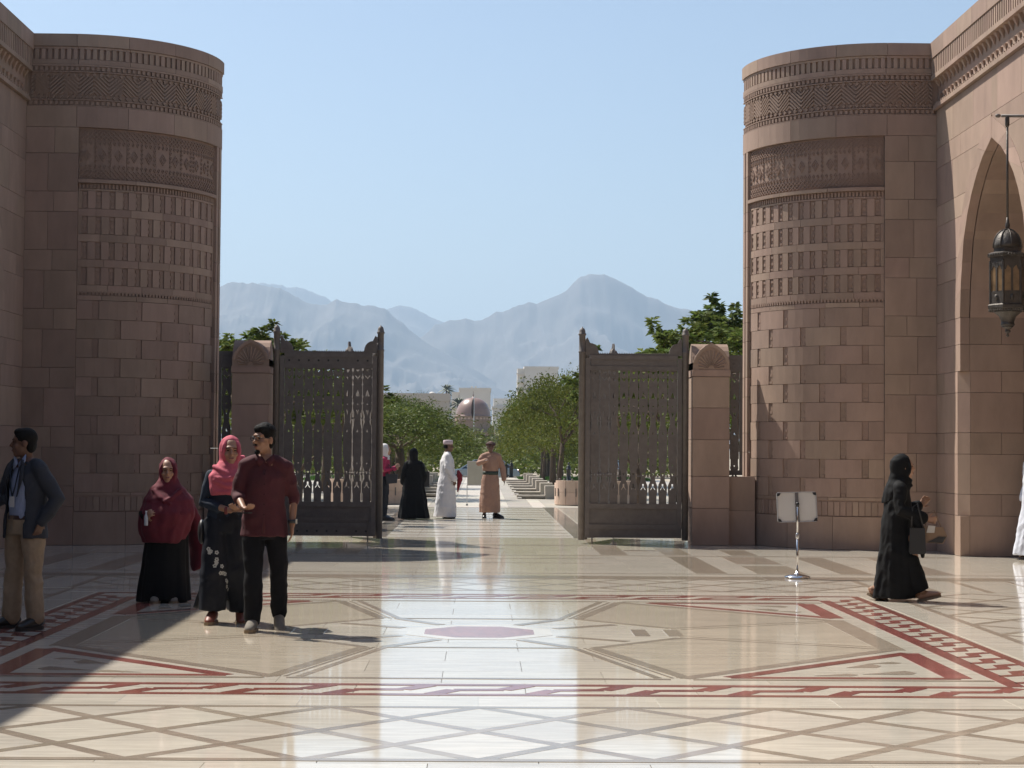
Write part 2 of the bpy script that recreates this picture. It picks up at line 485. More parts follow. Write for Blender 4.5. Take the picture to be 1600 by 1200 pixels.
b.build('paving_slab', WALKF, walk, kind='stuff')
# ================================================================== gate towers
TX, TY, TR, TF = 7.15, 28.5, 2.1, 0.66
ARC = TR * math.pi / 2
UEND = TF + ARC - 0.002
UP0, UP1 = 0.82, TF + TR * 1.40
def plan(u):
    if u <= TF: return TX - u, TY, 0.0, -1.0
    th = (u - TF) / TR
    if th <= math.pi / 2:
        return TX - TF - TR * math.sin(th), TY + TR - TR * math.cos(th), -math.sin(th), -math.cos(th)
    return TX - TF - TR, TY + TR + (u - TF - ARC), -1.0, 0.0

def tw_pt(sg, u, z, off):
    x, y, nx, ny = plan(u)
    return (sg * (x + nx * off), y + ny * off, z)

def curved_slab(mb, sg, u0, u1, z0, z1, din, dout, bev=0.006):
    n = max(1, int(math.ceil((u1 - u0) / 0.16))) if u1 > TF else 1
    us = [u0 + (u1 - u0) * i / n for i in range(n + 1)]
    vs = []; fs = []
    for u in us:
        vs += [tw_pt(sg, u, z0, din), tw_pt(sg, u, z0, dout), tw_pt(sg, u, z1, dout), tw_pt(sg, u, z1, din)]
    for i in range(n):
        a = i * 4; b = a + 4
        q = [(a + 1, a + 2, b + 2, b + 1), (a + 2, a + 3, b + 3, b + 2), (a, a + 1, b + 1, b)]
        fs += q
    fs += [(0, 3, 2, 1), (n * 4, n * 4 + 1, n * 4 + 2, n * 4 + 3)]
    if sg > 0: fs = [f[::-1] for f in fs]
    mb.add(vs, fs)
    return mb

def relief_line(mb, sg, p, q, w, d0, d1):
    """a raised fillet between two (u, z) points on the tower face"""
    (ua, za), (ub, zb) = p, q
    L_ = math.hypot(ub - ua, zb - za); nu, nz = -(zb - za) / L_ * w / 2, (ub - ua) / L_ * w / 2
    vs = []
    for (u, z) in ((ua, za), (ub, zb)):
        vs += [tw_pt(sg, u + nu, z + nz, d0), tw_pt(sg, u + nu, z + nz, d1), tw_pt(sg, u - nu, z - nz, d1), tw_pt(sg, u - nu, z - nz, d0)]
    fs = [(0, 1, 5, 4), (1, 2, 6, 5), (2, 3, 7, 6), (0, 3, 2, 1), (4, 5, 6, 7)]
    if sg > 0: fs = [f[::-1] for f in fs]
    mb.add(vs, fs)

def clipseg(p, q, z0, z1, u0, u1):
    (ua, za), (ub, zb) = p, q
    t0, t1 = 0.0, 1.0
    for a, d, lo, hi in ((za, zb - za, z0, z1), (ua, ub - ua, u0, u1)):
        if abs(d) < 1e-9:
            if a < lo or a > hi: return None
            continue
        s, e = (lo - a) / d, (hi - a) / d
        if s > e: s, e = e, s
        t0 = max(t0, s); t1 = min(t1, e)
    if t1 - t0 < 1e-3: return None
    f = lambda t: (ua + (ub - ua) * t, za + (zb - za) * t)
    return f(t0), f(t1)

def make_tower(sg, label):
    root = thing('gate_tower', (sg * 5.4, 29.6, 0), label, 'tower', 'gate towers')
    rnd = random.Random(3)
    G = 0.003
    def slab(name, u0, u1, z0, z1, dout=0.0, din=-0.14, m=STONE, g=G):
        return curved_slab(MB(), sg, u0 + g, u1 - g, z0 + g, z1 - g, din, dout).build(name, m, root)
    def row(name, u0, u1, z0, z1, step, dout=0.0, m=STONE, shift=0.0):
        u = u0; first = True
        while u < u1 - 0.02:
            e = min(u1, u + (step * (shift if (first and shift) else 1.0)))
            if u1 - e < 0.12: e = u1
            slab(name, u, e, z0, z1, dout, m=m); u = e; first = False
    # core
    c = MB()
    us = list(np.linspace(0, UEND, 60))
    vs = []; fs = []
    for u in us: vs += [tw_pt(sg, u, 0, -0.13), tw_pt(sg, u, 7.96, -0.13)]
    n = len(us)
    for i in range(n - 1): fs.append((2 * i, 2 * i + 1, 2 * i + 3, 2 * i + 2))
    vs += [(sg * TX, TY + 3.4, 0), (sg * TX, TY + 3.4, 7.96)]
    fs += [(2 * n - 2, 2 * n - 1, 2 * n + 1, 2 * n), (2 * n, 2 * n + 1, 1, 0), tuple([2 * i + 1 for i in range(n + 1)])]
    c.add(vs, fs); c.build('core', MORTAR, root)
    # top bands
    row('coping_block', 0, UEND, 7.80, 8.0, .80, .02, shift=.97)
    curved_slab(MB(), sg, 0, UEND, 7.54, 7.80, -.14, -.036).build('frieze_backing', STONEC, root)
    row('rail_block', 0, UEND, 7.76, 7.80, .80, 0.0)
    row('rail_block', 0, UEND, 7.52, 7.60, .80, 0.0)
    u = 0.02
    while u < UEND - .06:
        slab('slot_bar', u, u + .062, 7.60, 7.76, 0.0, -.08, g=.0005); u += .10
    # beaded borders (too small to pick apart) and chevron frieze
    fb = MB()
    curved_slab(fb, sg, 0, UEND, 6.86, 7.52, -.14, -.035); fb.build('frieze_backing', STONEC, root)
    bead = MB()
    for z0 in (7.425, 6.885):
        u = .04
        while u < UEND - .05:
            curved_slab(bead, sg, u, u + .045, z0, z0 + .06, -.04, -.004); u += .08
    for za, zb in ((7.49, 7.52), (7.395, 7.412), (6.955, 6.972), (6.86, 6.876)):
        curved_slab(bead, sg, 0, UEND, za, zb, -.04, 0.0)
    bead.build('beaded_border', STONEC, root, kind='stuff')
    chev = MB()
    P, zb, zt, s = .46, 7.045, 7.335, .062
    u0 = .12
    k0 = 0
    while u0 + k0 * P < UEND + P:
        cu = u0 + k0 * P
        for k in range(-8, 14):
            for d in (-1, 1):
                sg_ = clipseg((cu, zb + k * s), (cu + d * P / 2, zb + k * s - P / 2 * .92), zb, zt, .06, UEND)
                if sg_: relief_line(chev, sg, sg_[0], sg_[1], .026, -.04, -.008)
        k0 += 1
    u = .10
    while u < UEND - .1:                                  # drop-shaped studs above and below the chevrons
        for z, f in ((7.012, 1), (7.365, -1)):
            pts = [(u - .035, z), (u, z - .034), (u + .035, z), (u, z + .030)]
            v = [tw_pt(sg, a, b, -.006) for a, b in pts] + [tw_pt(sg, a, b, -.04) for a, b in pts]
            f_ = [(0, 1, 2, 3), (0, 4, 5, 1), (1, 5, 6, 2), (2, 6, 7, 3), (3, 7, 4, 0)]
            chev.add(v, f_ if sg < 0 else [q[::-1] for q in f_])
        u += .105
    chev.build('chevron_relief', STONEC, root, kind='stuff')
    row('plain_block', 0, UEND, 6.53, 6.86, .80, 0.0, shift=.98)
    # carved panel with medallions
    D = -0.045
    w = (UP1 - UP0) / 11
    for i in range(11):
        slab('carved_panel', UP0 + i * w, UP0 + (i + 1) * w, 5.72, 6.53, D - .012, m=STONEC, g=.002)
    ar = MB()
    def diam(cu, cz, ru, rz, wd):
        P4 = [(cu - ru, cz), (cu, cz + rz), (cu + ru, cz), (cu, cz - rz)]
        for i in range(4): relief_line(ar, sg, P4[i], P4[(i + 1) % 4], wd, D - .02, D + .006)
    for i in range(11):
        cu = UP0 + (i + .5) * w
        for ru, rz in ((.058, .090), (.030, .048)): diam(cu, 6.11, ru, rz, .013)
    m_ = int((UP1 - UP0) / .075)
    for i in range(m_):
        cu = UP0 + .0375 + i * .075
        for cz in (6.46, 6.385, 5.775, 5.85): diam(cu, cz, .034, .034, .011)
        for cz in (6.30, 5.93):
            diam(cu, cz, .02, .03, .009)
    for cz in (6.23, 6.16, 6.09, 6.02):
        for i in range(m_):
            cu = UP0 + .0375 + i * .075
            if abs(((cu - UP0) / w) % 1 - .5) > .33: diam(cu, cz, .022, .022, .009)
    ar.build('arabesque_relief', STONEC, root, kind='stuff')
    row('moulding_block', UP0, UP1, 5.66, 5.72, .9, D + .045)
    row('band_block', UP0, UP1, 5.54, 5.575, .9, D)
    dn = MB()
    for z0, z1 in ((5.578, 5.655), (3.905, 3.965)):
        u = UP0 + .01
        while u < UP1 - .04:
            curved_slab(dn, sg, u, u + .033, z0, z1, D - .06, D + .004); u += .058
    dn.build('dentil_row', STONEC, root, kind='stuff')
    curved_slab(MB(), sg, UP0, UP1, 3.90, 5.66, -.14, D - .024).build('niche_backing', STONEC, root)
    # four rows of niches
    ncol = 13; pw = (UP1 - UP0) / ncol
    for r in range(4):
        zt = 5.54 - r * .40; zn = zt - .28
        row('band_block', UP0, UP1, zt - .40, zn, .56, D, shift=.5 + .12 * r)
        for i in range(ncol + 1):
            a = UP0 + (i - .5) * pw + .047; b = UP0 + (i + .5) * pw - .047
            slab('pier_block', max(a, UP0), min(b, UP1), zn, zt, D, g=.002)
        for i in range(ncol):
            cu = UP0 + (i + .5) * pw
            mb = MB()
            curved_slab(mb, sg, cu - .03, cu + .03, zn + .012, zn + .05, D - .04, D - .008)
            curved_slab(mb, sg, cu - .022, cu + .022, zn + .105, zn + .15, D - .04, D - .012)
            curved_slab(mb, sg, cu - .03, cu + .03, zt - .065, zt - .02, D - .04, D - .010)
            curved_slab(mb, sg, cu - .008, cu + .008, zn + .03, zt - .04, D - .04, D - .02)
            mb.build('niche_carving', STONEC, root)
    row('band_block', UP0, UP1, 3.82, 3.90, .56, D, shift=.7)
    # coursed blocks with narrow carved slots
    for r in range(10):
        z1 = 3.82 - r * .30; z0 = z1 - .30
        u = UP0
        nxt = UP0 + (.30 if r % 2 == 0 else .65)
        while u < UP1 - .01:
            e = min(nxt - .05, UP1)
            if e - u > .02: slab('stone_block', u, e, z0, z1, D)
            if nxt + .05 < UP1:
                mb = curved_slab(MB(), sg, nxt - .05, nxt + .05, z0, z1, -.14, D - .017)
                curved_slab(mb, sg, nxt - .035, nxt + .035, z0 + .015, z0 + .055, D - .03, D - .006)
                curved_slab(mb, sg, nxt - .028, nxt + .028, z0 + .13, z0 + .17, D - .03, D - .010)
                curved_slab(mb, sg, nxt - .012, nxt + .012, z0 + .05, z0 + .28, D - .03, D - .016)
                mb.build('slot_carving', STONEC, root)
            u = nxt + .05; nxt += .70
    # low frieze and base
    curved_slab(MB(), sg, UP0, UP1, .52, .82, -.14, D - .014).build('frieze_backing', STONEC, root)
    row('band_block', UP0, UP1, .77, .82, .9, D)
    u = UP0 + .01
    while u < UP1 - .08:
        slab('slot_bar', u, u + .085, .53, .75, D, -.12, g=.001); u += .10
    row('base_block', UP0, UP1, 0, .52, .82, -.03)
    # plain ashlar: flat return beside the wall, jamb strip, passage side
    z = 0.0; k = 0
    while z < 6.5:
        h = .60 if k % 2 == 0 else .32
        z1 = min(6.53, z + h)
        if 6.53 - z1 < .15: z1 = 6.53
        cut = (.42 if k % 2 else .30) + .06 * rnd.random()
        slab('stone_block', 0, cut, z, z1, 0.0); slab('stone_block', cut, UP0, z, z1, 0.0)
        slab('jamb_block', UP1, UP1 + .11, z, z1, 0.0); slab('jamb_block', UP1 + .11, UP1 + .17, z, z1, -.05)
        slab('jamb_block', UP1 + .17, UP1 + .32, z, z1, 0.0)
        z = z1; k += 1
    return root
tower_r = make_tower(1, 'carved sandstone round tower on the right, sunlit along its inner edge')
tower_l = make_tower(-1, 'carved sandstone round tower on the left, wholly in shade')

# ================================================================== arcaded side walls
ARCH = [(0.0, 3.55), (0.05, 4.05), (0.21, 4.70), (0.42, 5.06), (0.64, 5.32), (0.94, 5.58), (1.24, 5.78), (1.5, 5.89), (1.70, 5.98)]
BAY, AC0, AH = 4.8, 25.4, 1.70
def arch_z(t):                        # height of the opening at distance t from its edge
    if t <= 0: return 0.0
    if t >= AH: t = 2 * AH - t
    if t <= 0: return 0.0
    for (a, za), (b_, zb) in zip(ARCH[:-1], ARCH[1:]):
        if t <= b_: return za + (zb - za) * (t - a) / (b_ - a)
    return ARCH[-1][1]
def arch_t(z, grow=0.0):              # distance from the opening's edge to the curve at height z
    if z <= ARCH[0][1]: return -grow
    if z >= ARCH[-1][1] + grow: return AH
    for (a, za), (b_, zb) in zip(ARCH[:-1], ARCH[1:]):
        if z <= zb + grow * (b_ / AH) ** .6: 
            f = min(1, max(0, (z - za - grow * (a / AH) ** .6) / max(1e-6, (zb - za + grow * ((b_ / AH) ** .6 - (a / AH) ** .6)))))
            return (a + (b_ - a) * f) - grow * (1 - ((a + (b_ - a) * f) / AH) ** 2)
    return AH

def make_wall(sg, label, nb_detail):
    root = thing('arcade_wall', (sg * 7.9, 14, 0), label, 'wall', 'arcaded side walls')
    X0, X1 = 7.15, 8.75
    c = MB()
    ysamp = []
    y = 28.5
    centres = [AC0 - k * BAY for k in range(8)]
    pts = [28.5]
    for cc in centres:
        e1, e0 = cc + AH + .16, cc - AH - .16
        pts += [e1 + 1e-4, e1]
        pts += [cc + AH - t for t, _ in ARCH[1:]] + [cc - AH + t for t, _ in ARCH[-2:0:-1]]
        pts += [e0, e0 - 1e-4]
    pts += [-10.0]
    def zl(y):
        for cc in centres:
            if cc - AH - .161 < y < cc + AH + .161:
                t = AH - abs(y - cc)
                return arch_z(max(t, 1e-6)) + .16 if t > 0 else 3.55
        return 0.0
    XF = X0 + .16
    prof = []
    for i, yy in enumerate(pts):
        prof.append((yy, zl(yy)))
    vs = []; fs = []
    for yy, z in prof:
        vs += [(sg * XF, yy, z), (sg * XF, yy, 7.95), (sg * X1, yy, z), (sg * X1, yy, 7.95)]
    for i in range(len(prof) - 1):
        a = 4 * i; b = a + 4
        q = [(a, a + 1, b + 1, b), (a + 2, b + 2, b + 3, a + 3), (a + 1, a + 3, b + 3, b + 1), (a, b, b + 2, a + 2)]
        fs += q if sg < 0 else [f[::-1] for f in q]
    c.add(vs, fs); c.build('core', MORTAR, root)
    MB().box(min(sg * X1, sg * 13.2), max(sg * X1, sg * 13.2), -10, 28.5, 7.3, 7.6).build('arcade_roof', STONE, root)
    MB().box(min(sg * 12.9, sg * 13.2), max(sg * 12.9, sg * 13.2), -10, 28.5, 0, 7.3).build('back_wall', STONE, root)
    MB().box(min(sg * X0, sg * 13.2), max(sg * X0, sg * 13.2), 28.5 if False else 28.52, 28.8, 0, 7.9).build('end_wall', STONE, root)
    G = .003
    def face(name, poly, d=0.0, th=.14, m=STONE):
        """polygon in (y, z) on the court face"""
        o = MB()
        o.extrude(poly, (sg * (X0 - d), 0, 0), (0, 1, 0), (0, 0, 1), (sg, 0, 0), th)
        return o.build(name, m, root)
    rnd = random.Random(11)
    # courses
    zs = [0, .6, .92, 1.52, 1.84, 2.44, 2.76, 3.16, 3.56, 4.16, 4.48, 5.08, 5.40, 6.0, 6.32, 6.93]
    lastc = centres[nb_detail - 1] - BAY / 2
    for k, (z0, z1) in enumerate(zip(zs[:-1], zs[1:])):
        edges = []
        for cc in centres[:nb_detail]:
            lo = cc - BAY / 2 if cc is not centres[0] else cc - BAY / 2
            hi = min(28.5, cc + BAY / 2) if cc is not centres[0] else 28.5
            edges.append((cc, lo, hi))
        for cc, lo, hi in edges:
            n = 4
            gro = .30
            cham = .5 <= z0 + .01 and z1 <= 2.95
            for side in (1, -1):
                end = hi if side > 0 else lo
                W = abs(end - cc)
                def yb(z):               # boundary on this side, as a y value
                    t = arch_t(z, gro if z > 3.55 else 0.0)
                    return cc + side * max(0.0, AH - t)
                zz = np.linspace(z0 + G, z1 - G, 6)
                inner = [(yb(z), z) for z in zz]
                if z1 < 3.58:
                    e = .15 if cham else 0.0
                    inner = [(cc + side * (AH + e), z0 + G), (cc + side * (AH + e), z1 - G)]
                far = end - side * G
                ymid = []
                near = max(inner, key=lambda p: side * p[0])[0]
                span = abs(far - near)
                step = .95 if k % 2 else 1.15
                cuts = []
                if span > step * 1.2: cuts = [far - side * (step * (.5 if k % 2 else .85)) - side * i * step for i in range(int(span / step))]
                cuts = [q for q in cuts if abs(q - near) > .25 and side * (q - near) > 0]
                prev = far
                for q in cuts + [None]:
                    if q is not None:
                        poly = [(prev, z0 + G), (prev, z1 - G), (q + side * G, z1 - G), (q + side * G, z0 + G)]
                        prev = q - side * G
                    else:
                        poly = [(prev, z0 + G), (prev, z1 - G)] + [p for p in inner[::-1]]
                    face('stone_block', poly)
            # reveal and chamfer of the far jamb (towards the tower) and near jamb
            for side in (1, -1):
                yj = cc + side * AH
                if z0 < 3.5:
                    z1r = min(z1, 3.56)
                    a_ = X0 + (.150 if cham else .142)
                    xs = [a_, X0 + .62, X0 + 1.6] if k % 2 else [a_, X0 + .95, X0 + 1.6]
                    for xa, xb in zip(xs[:-1], xs[1:]):
                        MB().box(min(sg * (xa + .003), sg * (xb - .003)), max(sg * (xa + .003), sg * (xb - .003)), min(yj, yj + side * .14), max(yj, yj + side * .14), z0 + G, z1r - G).build('reveal_block', STONE, root)
                    if cham:
                        MB().extrude([(sg * (X0 + .002), yj + side * .149), (sg * (X0 + .149), yj + side * .002), (sg * (X0 + .149), yj + side * .149)], (0, 0, z0 + G), (1, 0, 0), (0, 1, 0), (0, 0, 1), z1 - z0 - 2 * G).build('chamfer_block', STONE, root)
    # voussoirs and soffit stones of the arches
    for cc in centres[:nb_detail]:
        for side in (1, -1):
            zz = [3.56]
            ts = np.linspace(0, 1, 9)
            curve = []
            N_ = 40
            for i in range(N_ + 1):
                t = AH * (i / N_) ** 1.6
                curve.append((t, max(3.56, arch_z(max(t, 1e-5)))))
            outer = []
            for i in range(N_ + 1):
                z = 3.56 + (5.98 + .30 - 3.56) * (i / N_)
                outer.append((arch_t(z, .295) if i < N_ else AH, z))
            nv = 9
            for j in range(nv):
                i0 = int(N_ * j / nv); i1 = int(N_ * (j + 1) / nv)
                inn = curve[i0:i1 + 1]; ou = outer[i0:i1 + 1]
                poly = [(cc + side * (AH - t), z) for t, z in inn] + [(cc + side * (AH - t), z) for t, z in ou[::-1]]
                cx = sum(p[0] for p in poly) / len(poly); cz = sum(p[1] for p in poly) / len(poly)
                poly = [(cx + (p[0] - cx) * .988, cz + (p[1] - cz) * .99) for p in poly]
                face('voussoir', poly, d=.004)
                s = MB()
                q = [(cc + side * (AH - t), z) for t, z in inn]
                vs = []; fs = []
                for (yy, z) in q:
                    vs += [(sg * (X0 + .15), yy, z), (sg * (X0 + 1.6), yy, z), (sg * (X0 + 1.6), yy, z + .1), (sg * (X0 + .15), yy, z + .1)]
                for i in range(len(q) - 1):
                    a = 4 * i; b = a + 4
                    fs += [(a, a + 1, b + 1, b), (a + 1, a + 2, b + 2, b + 1), (a + 2, a + 3, b + 3, b + 2), (a + 3, a, b, b + 3)]
                s.add(vs, fs); s.build('soffit_stone', STONE, root)
    # cornice
    y0c = centres[nb_detail - 1] - BAY / 2
    y = 28.5
    while y > y0c:
        y1 = y - .8
        face('coping_block', [(y - G, 7.74), (y - G, 8.0), (y1 + G, 8.0), (y1 + G, 7.74)], d=.10, th=.3)
        face('rail_block', [(y - G, 7.40), (y - G, 7.47), (y1 + G, 7.47), (y1 + G, 7.40)], d=.09, th=.3)
        face('frieze_backing', [(y, 7.47), (y, 7.74), (y1, 7.74), (y1, 7.47)], d=.01, th=.2, m=STONEC)
        face('cornice_block', [(y, 7.0), (y, 7.40), (y1, 7.40), (y1, 7.0)], d=-.03, th=.2)
        face('ledge_block', [(y - G, 6.935), (y - G, 7.0), (y1 + G, 7.0), (y1 + G, 6.935)], d=.06, th=.2)
        y = y1
    y = 28.45
    while y > y0c:
        face('slot_bar', [(y, 7.472), (y, 7.738), (y - .06, 7.738), (y - .06, 7.472)], d=.085, th=.1)
        y -= .105
    y = 28.4
    while y > y0c:
        for (za, zb, dd, off) in ((7.27, 7.398, .045, 0), (7.09, 7.16, .012, .11)):
            mb = MB()
            yc = y - off
            v = [(sg * (X0 - dd), yc - .05, zb), (sg * (X0 - dd), yc + .05, zb), (sg * (X0 + .03), yc + .05, zb), (sg * (X0 + .03), yc - .05, zb),
                 (sg * (X0 + .02), yc - .012, za), (sg * (X0 + .02), yc + .012, za)]
            mb.add(v, [(0, 1, 2, 3), (0, 4, 5, 1), (0, 3, 4), (1, 5, 2), (2, 5, 4, 3)])
            mb.build('corbel', STONE, root)
        face('ledge_tooth', [(y, 7.0), (y - .05, 7.0), (y - .05, 7.03), (y, 7.03)], d=.055, th=.1)
        face('ledge_tooth', [(y - .11, 7.0), (y - .16, 7.0), (y - .16, 7.03), (y - .11, 7.03)], d=.055, th=.1)
        y -= .22
    # plain facing for the bays out of view
    yl = centres[nb_detail - 1] - BAY / 2
    f = MB()
    pr = [(yy, z) for yy, z in prof if yy < yl + 1e-6]
    pr = [(yl, 0.0)] + pr
    vs = []; fs = []
    for yy, z in pr: vs += [(sg * X0, yy, max(0, z - .16)), (sg * X0, yy, 8.0), (sg * (X0 + .155), yy, max(0, z - .16)), (sg * (X0 + .155), yy, 8.0)]
    for i in range(len(pr) - 1):
        a = 4 * i; b = a + 4
        q = [(a, a + 1, b + 1, b), (a + 1, a + 3, b + 3, b + 1), (a, b, b + 2, a + 2)]
        fs += q if sg < 0 else [t[::-1] for t in q]
    f.add(vs, fs); f.build('plain_facing', STONE, root)
    return root
wall_r = make_wall(1, 'sunlit sandstone wall with pointed arches and cornice on the right', 2)
wall_l = make_wall(-1, 'shaded sandstone wall at the left edge of the court', 1)

# unseen hall added behind the viewer to cut the skylight: porch under high front
hall = thing('sky_block_hall', (0, -12, 0), 'unseen sandstone hall added behind the viewer to block skylight', 'building')
hw = MB()
for a_, b_ in ((-13.2, -11.2), (-6.4, -4.6), (4.6, 6.4), (11.2, 13.2)): hw.box(a_, b_, -12.0, -10.2, 0, 9.0)
hw.box(-13.2, 13.2, -12.0, -10.2, 9.0, 15.0)
hw.build('front_wall', STONE, hall)
MB().box(-13.2, 13.2, -20.3, -20.0, 0, 15.0).build('inner_wall', STONE, hall)
MB().box(-13.2, 13.2, -20.0, -12.0, 14.7, 15.0).build('roof', STONE, hall)
MB().box(-13.2, -12.9, -20.0, -12.0, 0, 14.7).box(12.9, 13.2, -20.0, -12.0, 0, 14.7).build('side_wall', STONE, hall)

# ================================================================== gate leaves, pillars, side railings
def curve_plate(name, outlines, thick):
    """flat plate with holes from closed outlines (x, z); returns a mesh in the xz-plane"""
    cu = bpy.data.curves.new(name, 'CURVE'); cu.dimensions = '2D'; cu.fill_mode = 'BOTH'; cu.extrude = thick / 2
    for pts in outlines:
        sp = cu.splines.new('POLY'); sp.points.add(len(pts) - 1)
        for p, q in zip(sp.points, pts): p.co = (q[0], q[1], 0, 1)
        sp.use_cyclic_u = True
    o = bpy.data.objects.new(name, cu); COL.objects.link(o)
    dg = bpy.context.evaluated_depsgraph_get()
    me = bpy.data.meshes.new_from_object(o.evaluated_get(dg))
    bpy.data.objects.remove(o); bpy.data.curves.remove(cu)
    me.transform(Matrix.Rotation(math.pi / 2, 4, 'X'))
    me.materials.clear(); me.materials.append(IRON)
    me.name = name
    return me
# silhouette of one cut-metal baluster: half-width against height, pitch .163
HB = .0803
prof = [(.66, .066), (.80, .066), (.805, .074), (.93, .076), (.97, .072), (1.04, .050), (1.10, .046), (1.115, .066), (1.13, .05), (1.17, .052), (1.26, .074), (1.30, .066), (1.40, .066),
        (1.41, .078), (1.62, .079), (1.64, .074), (1.70, .079), (1.78, .079), (1.80, .072), (1.83, .078), (1.90, .066), (1.97, .052), (2.02, .060), (2.05, .052), (2.10, .058), (2.17, .076),
        (2.24, .079), (2.28, .068), (2.30, .078), (2.36, .078), (2.38, .068), (2.42, .079), (2.56, .079), (2.58, .070), (2.61, .077), (2.66, .079), (2.70, .062), (2.73, .078), (2.80, .078), (2.805, .068), (2.85, .068)]
prof = [(z, w - .0045 - (.008 if w < .062 else 0)) for z, w in prof]
outline = [(w, z) for z, w in prof] + [(-w, z) for z, w in prof[::-1]]
def tri(cx, z, w, h): return [(cx - w, z), (cx + w, z), (cx, z + h)]
holes = [tri(0, 1.16, .022, -.05), tri(0, 1.30, .014, -.03),
         [(-.044, .885), (-.014, .94), (-.014, .985), (.014, .985), (.014, .94), (.044, .885), (.034, .885), (0, .93), (-.034, .885)],
         tri(0, 1.80, .02, .05), [(0, 2.07), (.008, 2.10), (.022, 2.17), (.012, 2.17), (0, 2.14), (-.012, 2.17), (-.022, 2.17), (-.008, 2.10)],
         [(-.015, 2.26), (0, 2.245), (.015, 2.26), (0, 2.275)],
         [(-.036, 2.39), (.036, 2.39), (.018, 2.45), (0, 2.50), (-.018, 2.45)],
         [(0, 2.66), (.01, 2.68), (.048, 2.73), (.036, 2.735), (0, 2.70), (-.036, 2.735), (-.048, 2.73), (-.01, 2.68)],
         [(0, 2.77), (.03, 2.83), (-.03, 2.83)]]
BAL = curve_plate('baluster', [outline] + holes, .022)

